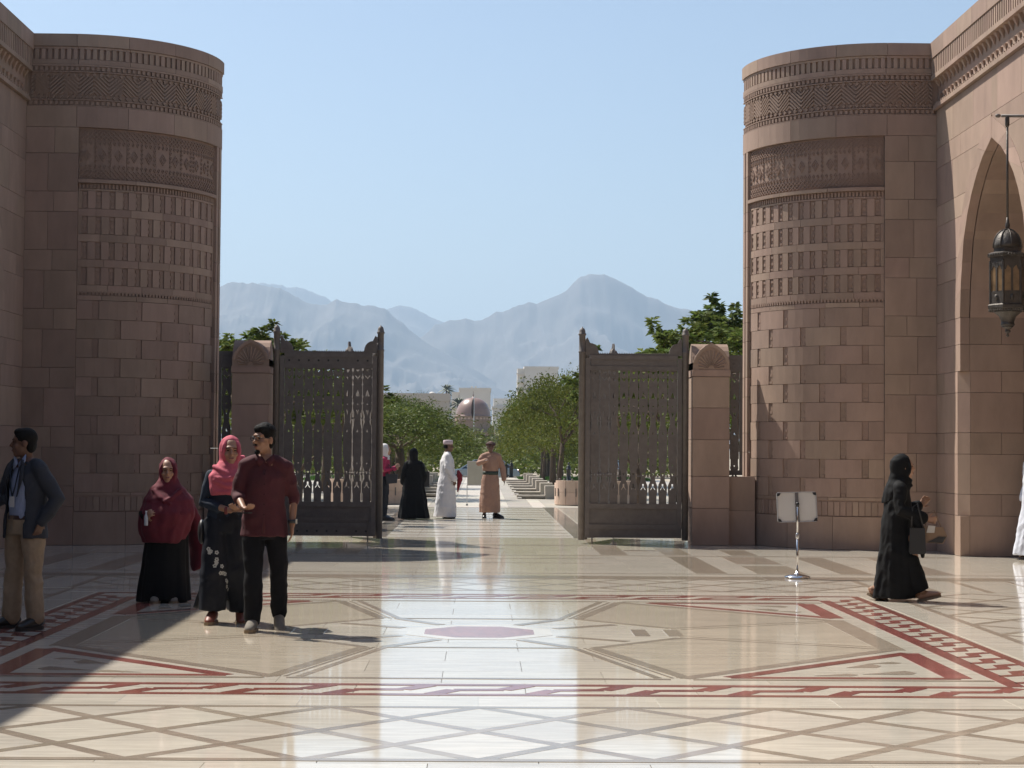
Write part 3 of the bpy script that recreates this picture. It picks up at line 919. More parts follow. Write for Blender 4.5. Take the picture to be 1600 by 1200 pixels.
BOLT = mat('black_bolt', (0.02, 0.018, 0.017), rough=.5)
def gate_leaf(name, loc, rz, label, ncol, short=False, group='open gate leaves'):
    """leaf in the local xz-plane, from x = 0 (hinge post) to x = +w; front towards -y"""
    root = thing(name, loc, label, 'gate', group, rz)
    w = ncol * 2 * HB
    x0 = .175; x1 = x0 + w
    def part(n, mb, m=IRON, smooth=False, parent=root): return mb.build(n, m, parent, smooth, local=True)
    ptop = 3.55 if not short else 3.28
    for px in (.045, x1 + .13):
        p = part('post', MB().lathe([(.054, .06), (.054, ptop - .42), (.062, ptop - .41), (.062, ptop - .39), (.052, ptop - .38), (.052, ptop - .13), (.064, ptop - .12), (.064, ptop - .10), (.053, ptop - .09), (.050, ptop - .05), (.034, ptop - .015), (.009, ptop), (.004, ptop + .02)], (px, 0, 0), 16), smooth=True)
        for zz in (.3, 2.95):
            part('hinge_bracket', MB().box(min(px, x0 if px < 1 else x1), max(px, x0 if px < 1 else x1), -.02, .02, zz - .05, zz + .05))
    part('stile', MB().box(x0 - .07, x0, -.035, .035, .12, 3.05)); part('stile', MB().box(x1, x1 + .07, -.035, .035, .12, 3.05))
    part('rail', MB().box(x0, x1, -.034, .034, 2.85, 2.92)); part('rail', MB().box(x0, x1, -.034, .034, 3.03, 3.10))
    part('rail', MB().box(x0, x1, -.034, .034, .58, .66)); part('rail', MB().box(x0, x1, -.034, .034, .24, .32)); part('rail', MB().box(x0 - .07, x1 + .07, -.034, .034, .10, .12))
    part('bolt_panel', MB().box(x0 + .01, x1 - .01, -.022, .022, 2.92, 3.03)); part('bolt_panel', MB().box(x0, x1, -.022, .022, .12, .24))
    for i in range(ncol):
        for zz in (2.975, .18):
            if i == (ncol - 3 if name else 0): continue
            part('bolt', MB().lathe([(.0, -.0), (.016, .0)], (0, 0, 0), 8) if False else MB().tube([(x0 + HB * (2 * i + 1), -.02, zz), (x0 + HB * (2 * i + 1), -.034, zz)], .018, 8), BOLT)
    # toothed crest, quarter-round corner pieces
    cr = MB().box(x0, x1, -.012, .012, 3.10, 3.125)
    nt = int(w / .028)
    for i in range(nt): cr.extrude([(x0 + i * .028, 3.125), (x0 + i * .028 + .022, 3.125), (x0 + i * .028 + .011, 3.146)], (0, -.008, 0), (1, 0, 0), (0, 0, 1), (0, 1, 0), .016)
    part('crest', cr)
    for sx, xe in ((1, x0), (-1, x1)):
        pl = [(xe - sx * .07, 3.10), (xe - sx * .07, 3.36), (xe - sx * .045, 3.39), (xe - sx * .02, 3.34)] + [(xe + sx * .14 * math.sin(R(a)), 3.14 + .16 * math.cos(R(a))) for a in range(0, 91, 15)] + [(xe + sx * .14, 3.10)]
        part('corner_scroll', MB().extrude(pl, (0, -.02, 0), (1, 0, 0), (0, 0, 1), (0, 1, 0), .04))
        part('scroll_boss', MB().extrude([(xe + sx * .10 * math.sin(R(a)) - sx * .02, 3.15 + .11 * math.cos(R(a))) for a in range(0, 91, 15)] + [(xe - sx * .02, 3.15)], (0, -.032, 0), (1, 0, 0), (0, 0, 1), (0, 1, 0), .014))
    for i in range(ncol):
        link('baluster', BAL, root, (x0 + HB * (2 * i + 1), 0, 0))
    # rings that carry the flowers between the balusters
    for i in range(ncol + 1):
        for zz in (1.113, 2.03):
            xx = x0 + HB * 2 * i
            part('rosette', MB().obox((xx, 0, zz), (.016, 0, 0), (0, .008, 0), (0, 0, .016)))
    # solid kick panel with carved ornament
    part('kick_panel', MB().box(x0, x1, -.012, .012, .32, .58))
    fr = MB()
    for a, b, c_, d in ((x0 + .03, x1 - .03, .545, .56), (x0 + .03, x1 - .03, .34, .355), (x0 + .03, x0 + .045, .34, .56), (x1 - .045, x1 - .03, .34, .56)): fr.box(a, b, -.022, 0, c_, d)
    part('panel_moulding', fr)
    orn = MB()
    k = x0 + .14
    while k < x1 - .12:
        for dx in (-.035, 0, .035):
            orn.extrude([(k + dx - .018, .45), (k + dx, .45 - .05), (k + dx + .018, .45), (k + dx, .45 + .05)], (0, -.026, 0), (1, 0, 0), (0, 0, 1), (0, 1, 0), .016)
        k += .115
    tag(part('panel_ornament', orn), kind='stuff')
    part('drop_bolt', MB().tube([(x1 - .05, -.045, 0.004), (x1 - .05, -.045, .36)], .011, 8))
    return root
gl = gate_leaf('gate_leaf', (-3.41, 30.0, 0), 0, 'dark metal gate leaf with pierced balusters left of the opening', 9)
gr = gate_leaf('gate_leaf', (3.41, 30.0, 0), math.pi, 'dark metal gate leaf with pierced balusters right of the opening', 9)
for o in [gr] + list(gr.children):
    pass
f1 = gate_leaf('folded_gate_leaf', (-1.70, 30.16, 0), R(111), 'dark metal gate leaf folded back behind the left leaf', 9, True, 'folded gate leaves')
f2 = gate_leaf('folded_gate_leaf', (1.70, 30.16, 0), R(69), 'dark metal gate leaf folded back behind the right leaf', 9, True, 'folded gate leaves')

def pillar(sg, label):
    root = thing('gate_pillar', (sg * 3.76, 30.05, 0), label, 'pillar', 'gate pillars')
    def part(n, mb, m=STONE, smooth=False, parent=root): return mb.build(n, m, parent, smooth, local=True)
    h = .30
    MBc = part('core', MB().box(-h + .02, h - .02, -h + .02, h - .02, 0, 2.7), MORTAR)
    z = 0; k = 0
    while z < 2.74:
        z1 = min(2.75, z + (.60 if k % 2 == 0 else .52))
        part('stone_block', MB().box(-h, h, -h, h, z + .004, z1 - .004)); z = z1; k += 1
    part('neck_block', MB().box(-h - .012, h + .012, -h - .012, h + .012, 2.754, 2.86))
    # cap: two pointed vaults crossing, shell carved on the face
    A = [(-h, 2.86), (-h, 2.98), (-.26, 3.08), (-.19, 3.18), (-.10, 3.255), (0, 3.30), (.10, 3.255), (.19, 3.18), (.26, 3.08), (h, 2.98), (h, 2.86)]
    cap = part('vaulted_cap', MB().extrude(A, (0, -h, 0), (1, 0, 0), (0, 0, 1), (0, 1, 0), 2 * h))
    part('vaulted_cap', MB().extrude([(x * .995, z - .001) for x, z in A], (-h, 0, 0), (0, 1, 0), (0, 0, 1), (1, 0, 0), 2 * h))
    B_ = [(x * .80, 2.87 + (z - 2.86) * .82) for x, z in A]
    rim = MB()
    for (p, q) in zip(A[1:-1], A[2:-1]): rim.extrude([p, q, (q[0] * .86, 2.86 + (q[1] - 2.86) * .87), (p[0] * .86, 2.86 + (p[1] - 2.86) * .87)], (0, -h - .025, 0), (1, 0, 0), (0, 0, 1), (0, 1, 0), .03)
    part('arch_rim', rim)
    for i in range(13):
        a = R(6 + 14 * i); r0, r1 = .05, .20 + .09 * math.sin(a)
        d = Vector((math.cos(a), 0, math.sin(a)))
        o = Vector((0, -h - .006, 2.885))
        n = Vector((-d.z, 0, d.x))
        part('shell_rib', MB().add([o + d * r0 + n * .006, o + d * r1 + n * .016, o + d * r1 - n * .016, o + d * r0 - n * .006, o + d * r0 + Vector((0, -.012, 0)), o + d * r1 + Vector((0, -.014, 0))],
                                   [(0, 1, 5, 4), (4, 5, 2, 3), (1, 2, 5), (0, 4, 3)]))
    return root
pillar(1, 'short sandstone pillar with vaulted cap beside the right gate leaf')
pillar(-1, 'short sandstone pillar with vaulted cap beside the left gate leaf')
for sg, lab in ((1, 'right'), (-1, 'left')):
    fe = gate_leaf('side_railing', (sg * 4.07, 30.1, 0), 0 if sg > 0 else math.pi, 'narrow pierced metal railing between the %s pillar and tower' % lab, 1, group='side railings') if False else None
    root = thing('side_railing', (sg * 4.19, 30.1, 0), 'narrow pierced metal railing between the %s pillar and tower' % lab, 'railing', 'side railings')
    def part(n, mb, m=IRON): return mb.build(n, m, root, local=True)
    part('stile', MB().box(-.13, -.085, -.03, .03, 1.14, 3.05)); part('stile', MB().box(.085, .13, -.03, .03, 1.14, 3.05))
    part('rail', MB().box(-.085, .085, -.03, .03, 2.85, 2.92)); part('rail', MB().box(-.13, .13, -.03, .03, 3.05, 3.12)); part('rail', MB().box(-.085, .085, -.03, .03, 1.14, 1.22))
    part('bolt_panel', MB().box(-.085, .085, -.02, .02, 2.92, 3.05)); part('bolt', MB().obox((0, -.028, 2.985), (.016, 0, 0), (0, .008, 0), (0, 0, .016)))
    link('baluster', BAL, root, (0, 0, 0))
    lw = thing('low_wall', (sg * 4.2, 30.1, 0), 'low sandstone wall under the narrow %s railing' % lab, 'wall', 'low walls under the side railings')
    for k, (za, zb) in enumerate(((0, .56), (.56, 1.12))):
        MB().box(-.14, .30, -.22, .22, za + .003, zb - .003).build('stone_block', STONE, lw, local=True) if sg > 0 else MB().box(-.30, .14, -.22, .22, za + .003, zb - .003).build('stone_block', STONE, lw, local=True)
# ================================================================== beyond the gate
# ------------------------------------------------------------------ noise
def vnoise(x, y, seed=0):
    xi = np.floor(x).astype(int); yi = np.floor(y).astype(int); xf = x - xi; yf = y - yi
    def h(a, b):
        n = (a * 374761393 + b * 668265263 + seed * 974711) & 0x7fffffff
        n = (n ^ (n >> 13)) * 1274126177 & 0x7fffffff
        return ((n ^ (n >> 16)) & 0xffff) / 65535.0
    u = xf * xf * (3 - 2 * xf); v = yf * yf * (3 - 2 * yf)
    return (h(xi, yi) * (1 - u) + h(xi + 1, yi) * u) * (1 - v) + (h(xi, yi + 1) * (1 - u) + h(xi + 1, yi + 1) * u) * v
def ridged(x, y, o=5, seed=0):
    s = 0; a = 1.0; t = 0
    for k in range(o):
        s = s + a * (1 - np.abs(2 * vnoise(x * 2 ** k, y * 2 ** k, seed + k) - 1)); t += a; a *= .5
    return s / t

def leaf_mesh(name, v, f, vals, material):
    me = bpy.data.meshes.new(name)
    me.vertices.add(len(v)); me.vertices.foreach_set('co', v.astype(np.float32).ravel())
    me.loops.add(f.size); me.loops.foreach_set('vertex_index', f.astype(np.int32).ravel())
    me.polygons.add(len(f)); me.polygons.foreach_set('loop_start', np.arange(0, f.size, f.shape[1], dtype=np.int32))
    at = me.attributes.new('piece', 'FLOAT', 'FACE'); at.data.foreach_set('value', vals.astype(np.float32))
    me.materials.append(material); me.update(calc_edges=True)
    return me

# ------------------------------------------------------------------ mountains
ROCK = mat('mountain_rock', (0.12, 0.105, 0.095), rough=0.95, nscale=0.004, namt=0.4)
def mountain(name, sky_pts, dist, depth, seed, amp):
    """ridge whose crest follows sky_pts; slopes cut by gullies; rock relief from ridged noise in plan"""
    px = np.array([p[0] for p in sky_pts], float); py = np.array([p[1] for p in sky_pts], float)
    n, m = 900, 110
    xs = np.linspace(px[0], px[-1], n)
    H = np.interp(xs, px, 700 - py) / 2850 * dist
    X = (xs - 752) / 2850 * dist
    Hs = H.copy()
    H = H + H * .045 * (ridged(X / 260, X * 0 + 3.3, 4, seed) - .62) + 34 * (ridged(X / 110, X * 0 + 1.3, 3, seed + 5) - .6)
    t = np.linspace(-1, .5, m)
    XX, TT = np.meshgrid(X, t, indexing='ij')
    YY = dist + TT * depth
    warp = (vnoise(XX / 700, YY / 700, seed + 3) - .5) * 500
    big = ridged((XX + warp) / 900, (YY + warp) / 1500, 3, seed + 9)
    fine = ridged((XX + warp) / 240, YY / 300, 5, seed + 21)
    fall = np.where(TT < 0, 1 + TT, 1 - TT * 1.6)
    away = np.minimum(1, np.abs(TT) * 5)
    HM = Hs[:, None] + (H - Hs)[:, None] * np.exp(-np.abs(TT) * 14)
    ZZ = HM * np.clip(fall, 0, 1) ** 1.25 * (1 - away * amp * (1.9 * (1 - big))) + away * np.clip(fall * 3, 0, 1) * 150 * (fine - .62) - 4
    lim = (Hs[:, None] - 25) * YY / dist
    ZZ = np.where(TT < -.03, np.minimum(ZZ, lim), ZZ)
    v = np.stack([XX, YY, ZZ], -1).reshape(-1, 3)
    idx = np.arange(n * m).reshape(n, m)
    f = np.stack([idx[:-1, :-1], idx[1:, :-1], idx[1:, 1:], idx[:-1, 1:]], -1).reshape(-1, 4)
    o = link(name, leaf_mesh(name, v, f, np.zeros(len(f)), ROCK)); tag(o, kind='structure')
    return o
mountain('mountains', [(-500, 520), (-100, 470), (200, 446), (340, 444), (360, 440), (400, 443), (430, 446), (465, 462), (497, 474), (512, 470), (525, 463), (545, 472), (562, 476), (590, 481), (604, 486), (640, 516), (690, 545), (760, 590), (900, 640), (1100, 690)], 6800, 1700, 1, .34)
mountain('mountains', [(380, 690), (560, 610), (640, 540), (680, 505), (705, 497), (740, 496), (765, 488), (785, 482), (800, 473), (825, 464), (838, 467), (862, 456), (885, 444), (903, 424), (924, 420), (956, 428), (985, 441), (1010, 457), (1040, 469), (1075, 477), (1110, 489), (1160, 500), (1400, 540), (2100, 640)], 7300, 1900, 2, .34)
mountain('mountains', [(300, 460), (395, 446), (425, 441), (447, 449), (462, 446), (485, 455), (510, 467), (560, 482), (600, 482), (622, 474), (650, 480), (690, 497), (760, 520), (1000, 600)], 9600, 1500, 3, .3)

# ------------------------------------------------------------------ trees
def leafmat(name, col, transl=.30, aamt=.42):
    return mat(name, col, rough=.55, attr='piece', aamt=aamt, nscale=.9, namt=.25, transl=transl, spec=.12)
LEAF_A = leafmat('feathery_leaf', (0.108, 0.124, 0.022))
LEAF_B = leafmat('glossy_leaf', (0.105, 0.138, 0.030), .38)
LEAF_C = leafmat('dusty_leaf', (0.105, 0.115, 0.045), .2)
LEAF_D = leafmat('shade_leaf', (0.095, 0.122, 0.022))
BARK = mat('bark', (0.115, 0.082, 0.058), rough=.95, nscale=6, namt=.35, bscale=25, bstr=.6, stretch=(3, 3, .6))

def leaf_quads(centres, dirs, size, asp, rs):
    """one bent quad (two triangles) for each leaf; returns verts, faces"""
    n = len(centres)
    d = dirs / np.linalg.norm(dirs, axis=1, keepdims=True)
    r = rs.normal(size=(n, 3)); s = np.cross(d, r); s /= np.linalg.norm(s, axis=1, keepdims=True)
    L_ = size[:, None]
    a = centres; tip = centres + d * L_
    mid = centres + d * L_ * .5
    drop = np.array([0, 0, -1.0]) * L_ * .08
    v = np.stack([a, mid + s * L_ * asp / 2, tip + drop, mid - s * L_ * asp / 2], 1).reshape(-1, 3)
    f = np.arange(4 * n).reshape(n, 4)
    return v, f
def branch_tree(rs, height, spread, trunk_h, trunk_r, n_main, levels=3, lean=0.0, flat=.75):
    """returns trunk mesh builder and list of twig tips"""
    mb = MB(); tips = []
    def grow(p, d, L_, r, lev):
        pts = [p]; q = p.copy(); dd = d.copy()
        for i in range(4):
            dd = (dd + Vector(rs.normal(0, .13, 3)) + Vector((0, 0, .05 if lev < 2 else -.01))).normalized()
            q = q + dd * (L_ / 4); pts.append(q.copy())
        mb.tube(pts, list(np.linspace(r, r * .55, 5)), 7 if lev < 2 else 5, cap=lev == 0)
        if lev >= levels:
            tips.append((q, dd)); tips.append((pts[2], dd)); return
        k = int(rs.integers(2, 4)) + (1 if lev == 0 else 0)
        for i in range(k):
            side = Vector(rs.normal(0, 1, 3)); side.z *= .45
            nd = (dd * .75 + side.normalized() * .8).normalized()
            nd.z = max(nd.z, -.05) if lev < 2 else nd.z
            grow(pts[-1] if i else q, nd, L_ * rs.uniform(.6, .82), r * .52, lev + 1)
    base_top = Vector((lean * trunk_h, 0, trunk_h))
    mb.tube([(0, 0, -.05), (lean * trunk_h * .3, .02, trunk_h * .35), (lean * trunk_h * .7, -.02, trunk_h * .7), base_top], [trunk_r * 1.35, trunk_r, trunk_r * .92, trunk_r * .95], 9)
    for i in range(n_main):
        a = 2 * math.pi * (i + rs.uniform(0, .6)) / n_main
        d = Vector((math.cos(a) * spread, math.sin(a) * spread, (height - trunk_h) * .62)).normalized()
        grow(base_top - Vector((0, 0, .05)), d, (height - trunk_h) * .50, trunk_r * .62, 1)
    return mb, tips

def feathery_crown(rs, tips, height, trunk_h, spread, per=90, lsize=.13, squash=.45, cl=.42, fill=60):
    C_, D_, V_ = [], [], []
    ex = []
    for i in range(fill):
        a = rs.uniform(0, 2 * math.pi); r = spread * math.sqrt(rs.uniform(.05, 1)) 
        zt = trunk_h * .9 + (height - trunk_h * .9) * (1 - .75 * (r / spread) ** 2)
        z = zt - abs(rs.normal(0, .22)) * (height - trunk_h)
        ex.append(Vector((r * math.cos(a), r * math.sin(a), max(z, trunk_h * .8))))
    for c in [t[0] for t in tips] + ex:
        k = int(per * rs.uniform(.5, 1.3))
        p = rs.normal(0, 1, (k, 3)) * np.array([cl, cl, cl * squash]) * rs.uniform(.5, 1.05)
        q = p + np.array(c)
        d = p * np.array([1, 1, .4]) + rs.normal(0, .25, (k, 3)) + np.array([0, 0, -.12])
        C_.append(q); D_.append(d); V_.append(np.clip(rs.normal(rs.uniform(.3, .7), .16, k), 0, 1))
    C_ = np.concatenate(C_); D_ = np.concatenate(D_); V_ = np.concatenate(V_)
    v, f = leaf_quads(C_, D_, lsize * rs.uniform(.6, 1.4, len(C_)), .42, rs)
    return v, f, V_

def rosette_crown(rs, tips, per=26, lsize=.17, extra=1):
    """umbrella-like clusters of drooping leaves at the twig ends"""
    C_, D_, V_ = [], [], []
    for t, dd in tips:
        for e in range(extra):
            c = np.array(t) + (rs.normal(0, .17, 3) if e else 0)
            val = rs.uniform(.25, .75)
            for ring, (el, k) in enumerate(((.55, .3), (.1, .35), (-.45, .35))):
                kk = max(3, int(per * k)); a = rs.uniform(0, 6.28, kk)
                d = np.stack([np.cos(a), np.sin(a), np.full(kk, el) + rs.normal(0, .12, kk)], 1)
                C_.append(np.repeat(c[None], kk, 0) + rs.normal(0, .015, (kk, 3)) + np.array([0, 0, -.02 * ring])); D_.append(d); V_.append(np.clip(rs.normal(val, .13, kk), 0, 1))
    C_ = np.concatenate(C_); D_ = np.concatenate(D_); V_ = np.concatenate(V_)
    v, f = leaf_quads(C_, D_, lsize * rs.uniform(.75, 1.25, len(C_)), .40, rs)
    return v, f, V_

TREES = {}
def tree_kind(kind, seed):
    key = (kind, seed)
    if key in TREES: return TREES[key]
    rs = np.random.default_rng(seed)
    if kind == 'feathery':
        h, s, th, tr = 4.1, 2.3, 1.75, .10
        mb, tips = branch_tree(rs, h * .93, s * .62, th, tr, 4, 3, lean=rs.uniform(-.12, .12))
        v, f, a = feathery_crown(rs, tips, h, th, s, per=74, lsize=.10, fill=150, cl=.30)
        lm = LEAF_A
    elif kind == 'rosette':
        h, s, th, tr = 5.0, 2.0, 1.5, .09
        mb, tips = branch_tree(rs, h, s * .75, th, tr, 5, 3)
        v, f, a = rosette_crown(rs, tips, per=30, lsize=.155, extra=5)
        lm = LEAF_B
    elif kind == 'shade':
        h, s, th, tr = 4.6, 2.5, 2.5, .15
        mb, tips = branch_tree(rs, h * .93, s * .6, th, tr, 5, 3)
        v, f, a = feathery_crown(rs, tips, h, th, s, per=74, lsize=.115, fill=170, cl=.34, squash=.6)
        lm = LEAF_D
    else:
        h, s, th, tr = 6.0, 2.8, 1.2, .18
        mb, tips = branch_tree(rs, h * .8, s * .6, th, tr, 5, 2)
        v, f, a = feathery_crown(rs, tips, h, th, s, per=26, lsize=.32, fill=90, cl=.55, squash=.9)
        lm = LEAF_C
    TREES[key] = (mb.mesh('trunk', BARK, smooth=True), leaf_mesh('crown', v, f, a, lm))
    return TREES[key]
def place_tree(name, kind, seed, loc, sc, rz, label, group):
    tm, cm = tree_kind(kind, seed)
    root = thing(name, loc, label, 'tree', group, rz)
    root.scale = sc if hasattr(sc, '__len__') else (sc, sc, sc)
    link('trunk', tm, root); link('crown', cm, root)
    return root
# big leafy trees rising behind the pillars and gate leaves
NR = 'leafy trees behind the gate'
place_tree('leafy_tree', 'rosette', 21, (-5.0, 37.5, 0), (1.05, 1.05, .80), .4, 'leafy tree showing above the left pillar and railing', NR)
place_tree('leafy_tree', 'rosette', 22, (-6.5, 39.5, 0), (1.15, 1.15, .88), 2.1, 'leafy tree whose edge shows against the left tower', NR)
place_tree('leafy_tree', 'rosette', 23, (-4.1, 41.5, 0), (.9, .9, .68), 1.2, 'low leafy tree seen through the left gate leaf', NR)
place_tree('leafy_tree', 'rosette', 22, (5.45, 37.0, 0), (1.1, 1.1, .90), .9, 'tall leafy tree above the right pillar beside the tower', NR)
place_tree('leafy_tree', 'rosette', 21, (7.0, 40.0, 0), (1.2, 1.2, 1.02), 3.9, 'tallest leafy tree half hidden behind the right tower', NR)
place_tree('leafy_tree', 'rosette', 23, (5.0, 40.5, 0), (1.1, 1.1, .80), 5.0, 'leafy tree whose top shows over the right gate leaf', NR)
place_tree('leafy_tree', 'rosette', 23, (3.75, 43.5, 0), (.8, .8, .74), 2.6, 'leafy tree peeping over the middle of the right gate leaf', NR)
# walkway trees
NW = 'trees along the walkway'
W = [('feathery', 31, (2.45, 57.5, 0), (.82, .82, 1.0), .3, 'feathery tree with slim trunk nearest on the right of the walkway'),
     ('feathery', 32, (3.6, 64, 0), 1.05, 1.9, 'feathery tree leaning out behind the right gate leaf'),
     ('shade', 33, (3.1, 78, 0), (.85, .85, .95), 2.2, 'spreading tree with thick dark trunk on the right'),
     ('feathery', 34, (3.0, 88, 0), (.8, .8, .75), 4.0, 'slim young tree close behind the man in the tan robe'),
     ('shade', 35, (3.3, 96, 0), 1.0, 5.0, 'spreading tree at the far end of the right row'),
     ('shade', 33, (-2.45, 55, 0), (.95, .95, .62), 1.0, 'low spreading tree nearest on the left of the walkway'),
     ('shade', 35, (-3.7, 60, 0), (1.0, 1.0, .66), 2.6, 'spreading tree behind the left gate post'),
     ('shade', 36, (-2.7, 70, 0), (.9, .9, .62), 4.2, 'spreading tree behind the woman in black'),
     ('feathery', 34, (-3.9, 80, 0), (1.0, 1.0, .74), 5.3, 'feathery tree in the middle of the left row'),
     ('shade', 33, (-4.4, 92, 0), (.8, .8, .66), .2, 'spreading tree far down the left row'),
     ('shade', 36, (-3.9, 108, -.5), (1.0, 1.0, .8), 3.0, 'tree across the road left of the dome'),
     ('feathery', 31, (4.2, 112, -.5), (1.1, 1.1, 1.0), 2.0, 'tree across the road right of the dome'),
     ('shade', 35, (-4.8, 112, -.5), 1.15, 1.0, 'tree across the road behind the left row'),
     ('shade', 36, (4.8, 110, -.5), 1.2, 2.0, 'tree across the road behind the right row'),
     ('feathery', 32, (0.1, 128, -.9), (.9, .9, .55), 4.4, 'dark tree below the dome between the rows')]
for k, seed, loc, sc, rz, lab in W: place_tree('walkway_tree', k, seed, loc, sc, rz, lab, NW)
# second row behind, seen through the gate bars
j = 0
for sx in (-1, 1):
    for k, yy in enumerate((46, 54, 64, 76, 90)):
        place_tree('garden_tree', 'shade', (33, 35, 36)[j % 3], (sx * (5.4 + .5 * (k % 2)), yy, 0), (1.05, 1.05, .86), j * 1.3,
                   '%s of the garden trees seen through the %s gate leaf' % (('nearest', 'second', 'third', 'fourth', 'farthest')[k], 'left' if sx < 0 else 'right'), 'garden trees behind the gate leaves'); j += 1
GRASS = mat('grass', (0.07, 0.125, 0.028), rough=.9, nscale=3, namt=.3)
def grass(x0, x1, y0, y1, z0=0.0):
    rs = np.random.default_rng(int(abs(x0) * 10 + y0))
    n = int((x1 - x0) * (y1 - y0) * 90)
    c = np.stack([rs.uniform(x0, x1, n), rs.uniform(y0, y1, n), np.full(n, z0)], 1)
    d = np.stack([rs.normal(0, .3, n), rs.normal(0, .3, n), np.ones(n)], 1)
    v, f = leaf_quads(c, d, rs.uniform(.08, .16, n), .28, rs)
    return v, f, rs.uniform(0, 1, n)
vs, fs, va = [], [], []; k = 0
for a in ((-8.5, -1.7, 84, 95), (1.9, 8.5, 88, 95.5)):
    v, f, w = grass(*a); vs.append(v); fs.append(f + k); va.append(w); k += len(v)
o = link('grass', leaf_mesh('grass', np.concatenate(vs), np.concatenate(fs), np.concatenate(va), leafmat('grass_blade', (0.07, 0.14, 0.03), .3)))
tag(o, kind='stuff')
lawn = MB()
for a in ((-8.5, -1.7, 84, 95), (1.9, 8.5, 88, 95.5)): lawn.box(a[0], a[1], a[2], a[3], -.02, .012)
tag(lawn.build('lawn', GRASS), kind='structure')
tag(MB().box(-60, 60, 102, 118, -.57, -.53).build('road', mat('asphalt', (0.06, 0.058, 0.055), rough=.9, nscale=5, namt=.2)), kind='structure')
tag(MB().box(-60, 60, 99.0, 99.3, -.1, .03).build('kerb', mat('kerb_stone', (0.36, 0.33, 0.29), rough=.85, nscale=4, namt=.15)), kind='structure')
shr = MB()
# ------------------------------------------------------------------ planters, benches
PINKC = mat('peach_sandstone', (0.50, 0.36, 0.27), rough=.85, nscale=4, namt=.08, rnd=.06, bscale=60, bstr=.2)
def planter(sg, lab):
    root = thing('planter', (sg * 3.12, 50.2, 0), lab, 'planter', 'curved stone planters')
    n = 9
    for i in range(n):
        a0 = math.pi + (math.pi) * i / n; a1 = math.pi + math.pi * (i + 1) / n - .012
        for (za, zb) in ((0.02, .36), (.364, .68)):
            pl = []
            for a in np.linspace(a0, a1, 4): pl.append((1.05 * math.cos(a), .8 * math.sin(a)))
            for a in np.linspace(a1, a0, 4): pl.append((.87 * math.cos(a), .62 * math.sin(a)))
            MB().prism(pl, za, zb).build('stone_panel', PINKC, root, local=True)
        am = (a0 + a1) / 2
        d = Vector((math.cos(am), math.sin(am), 0)); t = Vector((-d.y, d.x, 0))
        MB().obox(Vector((1.052 * math.cos(a0), .802 * math.sin(a0), .36)), t * .012, d * .02, (0, 0, .11)).build('drain_slot', IRON, root, local=True)
        MB().lathe([(.03, .0), (.03, .03), (.012, .05)], (.96 * math.cos(am), .72 * math.sin(am), .69), 8).build('stud', IRON, root, local=True)
    MB().prism([(.87 * math.cos(a), .62 * math.sin(a)) for a in np.linspace(math.pi, 2 * math.pi, 12)] + [(.87, .5), (-.87, .5)], .3, .6).build('soil', BARK, root, local=True)
    MB().box(-1.05, 1.05, .02, .9, .02, .60).build('back_block', PINKC, root, local=True)
    return root
planter(1, 'peach stone planter with slots beside the right gate post')
planter(-1, 'stone planter partly hidden behind the left gate post')
SLABM = mat('concrete_bench', (0.40, 0.35, 0.29), rough=.8, nscale=4, namt=.12, rnd=.05)
def bench(loc, sg, lab, grp):
    root = thing('stone_bench', loc, lab, 'bench', grp)
    MB().box(min(0, -sg * .86), max(0, -sg * .86), -.42, .42, .05, .11).build('seat_slab', SLABM, root, local=True)
    MB().box(min(0, -sg * .7), max(0, -sg * .7), -.25, .25, 0, .05).build('foot_block', SLABM, root, local=True)
    MB().box(min(sg * .01, sg * .55), max(sg * .01, sg * .42), -.45, .45, 0, .40).build('back_block', SLABM, root, local=True)
ORD = ['nearest', 'second', 'third', 'fourth', 'fifth', 'sixth', 'farthest']
for k in range(7):
    yy = 56.5 + k * 4.6
    bench((1.98 + .0 * k, yy, 0), 1, '%s stone bench in the row right of the walkway' % ORD[k], 'stone benches on the right')
    bench((-1.98, yy + 1.0, 0), -1, '%s stone bench in the row left of the walkway' % ORD[k], 'stone benches on the left')
# ------------------------------------------------------------------ bollards
BLK = mat('black_paint', (0.018, 0.018, 0.020), rough=.45, nscale=8, namt=.2)
for x, yy, lab in ((1.32, 96.4, 'black bollard nearest the man in the tan robe'), (1.62, 96.4, 'black bollard second from the man in the tan robe'), (4.05, 84, 'black bollard standing by the right gate post'), (-2.0, 96.5, 'black bollard behind the woman in black')):
    root = thing('bollard', (x, yy, 0), lab, 'bollard', 'black bollards')
    MB().lathe([(.13, 0), (.13, .06), (.10, .08), (.10, .56), (.125, .58), (.125, .62), (.10, .64), (.09, .72), (.05, .79), (.01, .82)], (0, 0, 0), 16).build('post', BLK, root, True, local=True)
    MB().lathe([(.05, .82), (.055, .86), (.03, .90), (.005, .91)], (0, 0, 0), 10).build('knob', BLK, root, True, local=True)
# ------------------------------------------------------------------ notice easel out on the walkway
ez = thing('notice_easel', (-.36, 49.3, 0), 'pale notice board on a slim stand out on the walkway', 'sign')
BOARD = mat('board_backing', (0.40, 0.375, 0.30), rough=.7, nscale=6, namt=.06)
ALU = mat('aluminium', (0.55, 0.55, 0.55), rough=.35, metal=.9)
MB().box(.02, .44, -.012, .012, .56, 1.18).build('board', BOARD, ez, local=True)
MB().box(.0, .02, -.016, .016, .54, 1.20).box(.44, .46, -.016, .016, .54, 1.20).box(0.02, .44, -.016, .016, 1.18, 1.20).box(0.02, .44, -.016, .016, .54, .56).build('frame', ALU, ez, local=True)
MB().tube([(0, 0, 0), (0, 0, .55)], .012, 8).build('pole', ALU, ez, local=True)
MB().lathe([(.03, 0), (.028, .03), (.012, .05)], (0, 0, 0), 10).build('foot', BLK, ez, local=True)
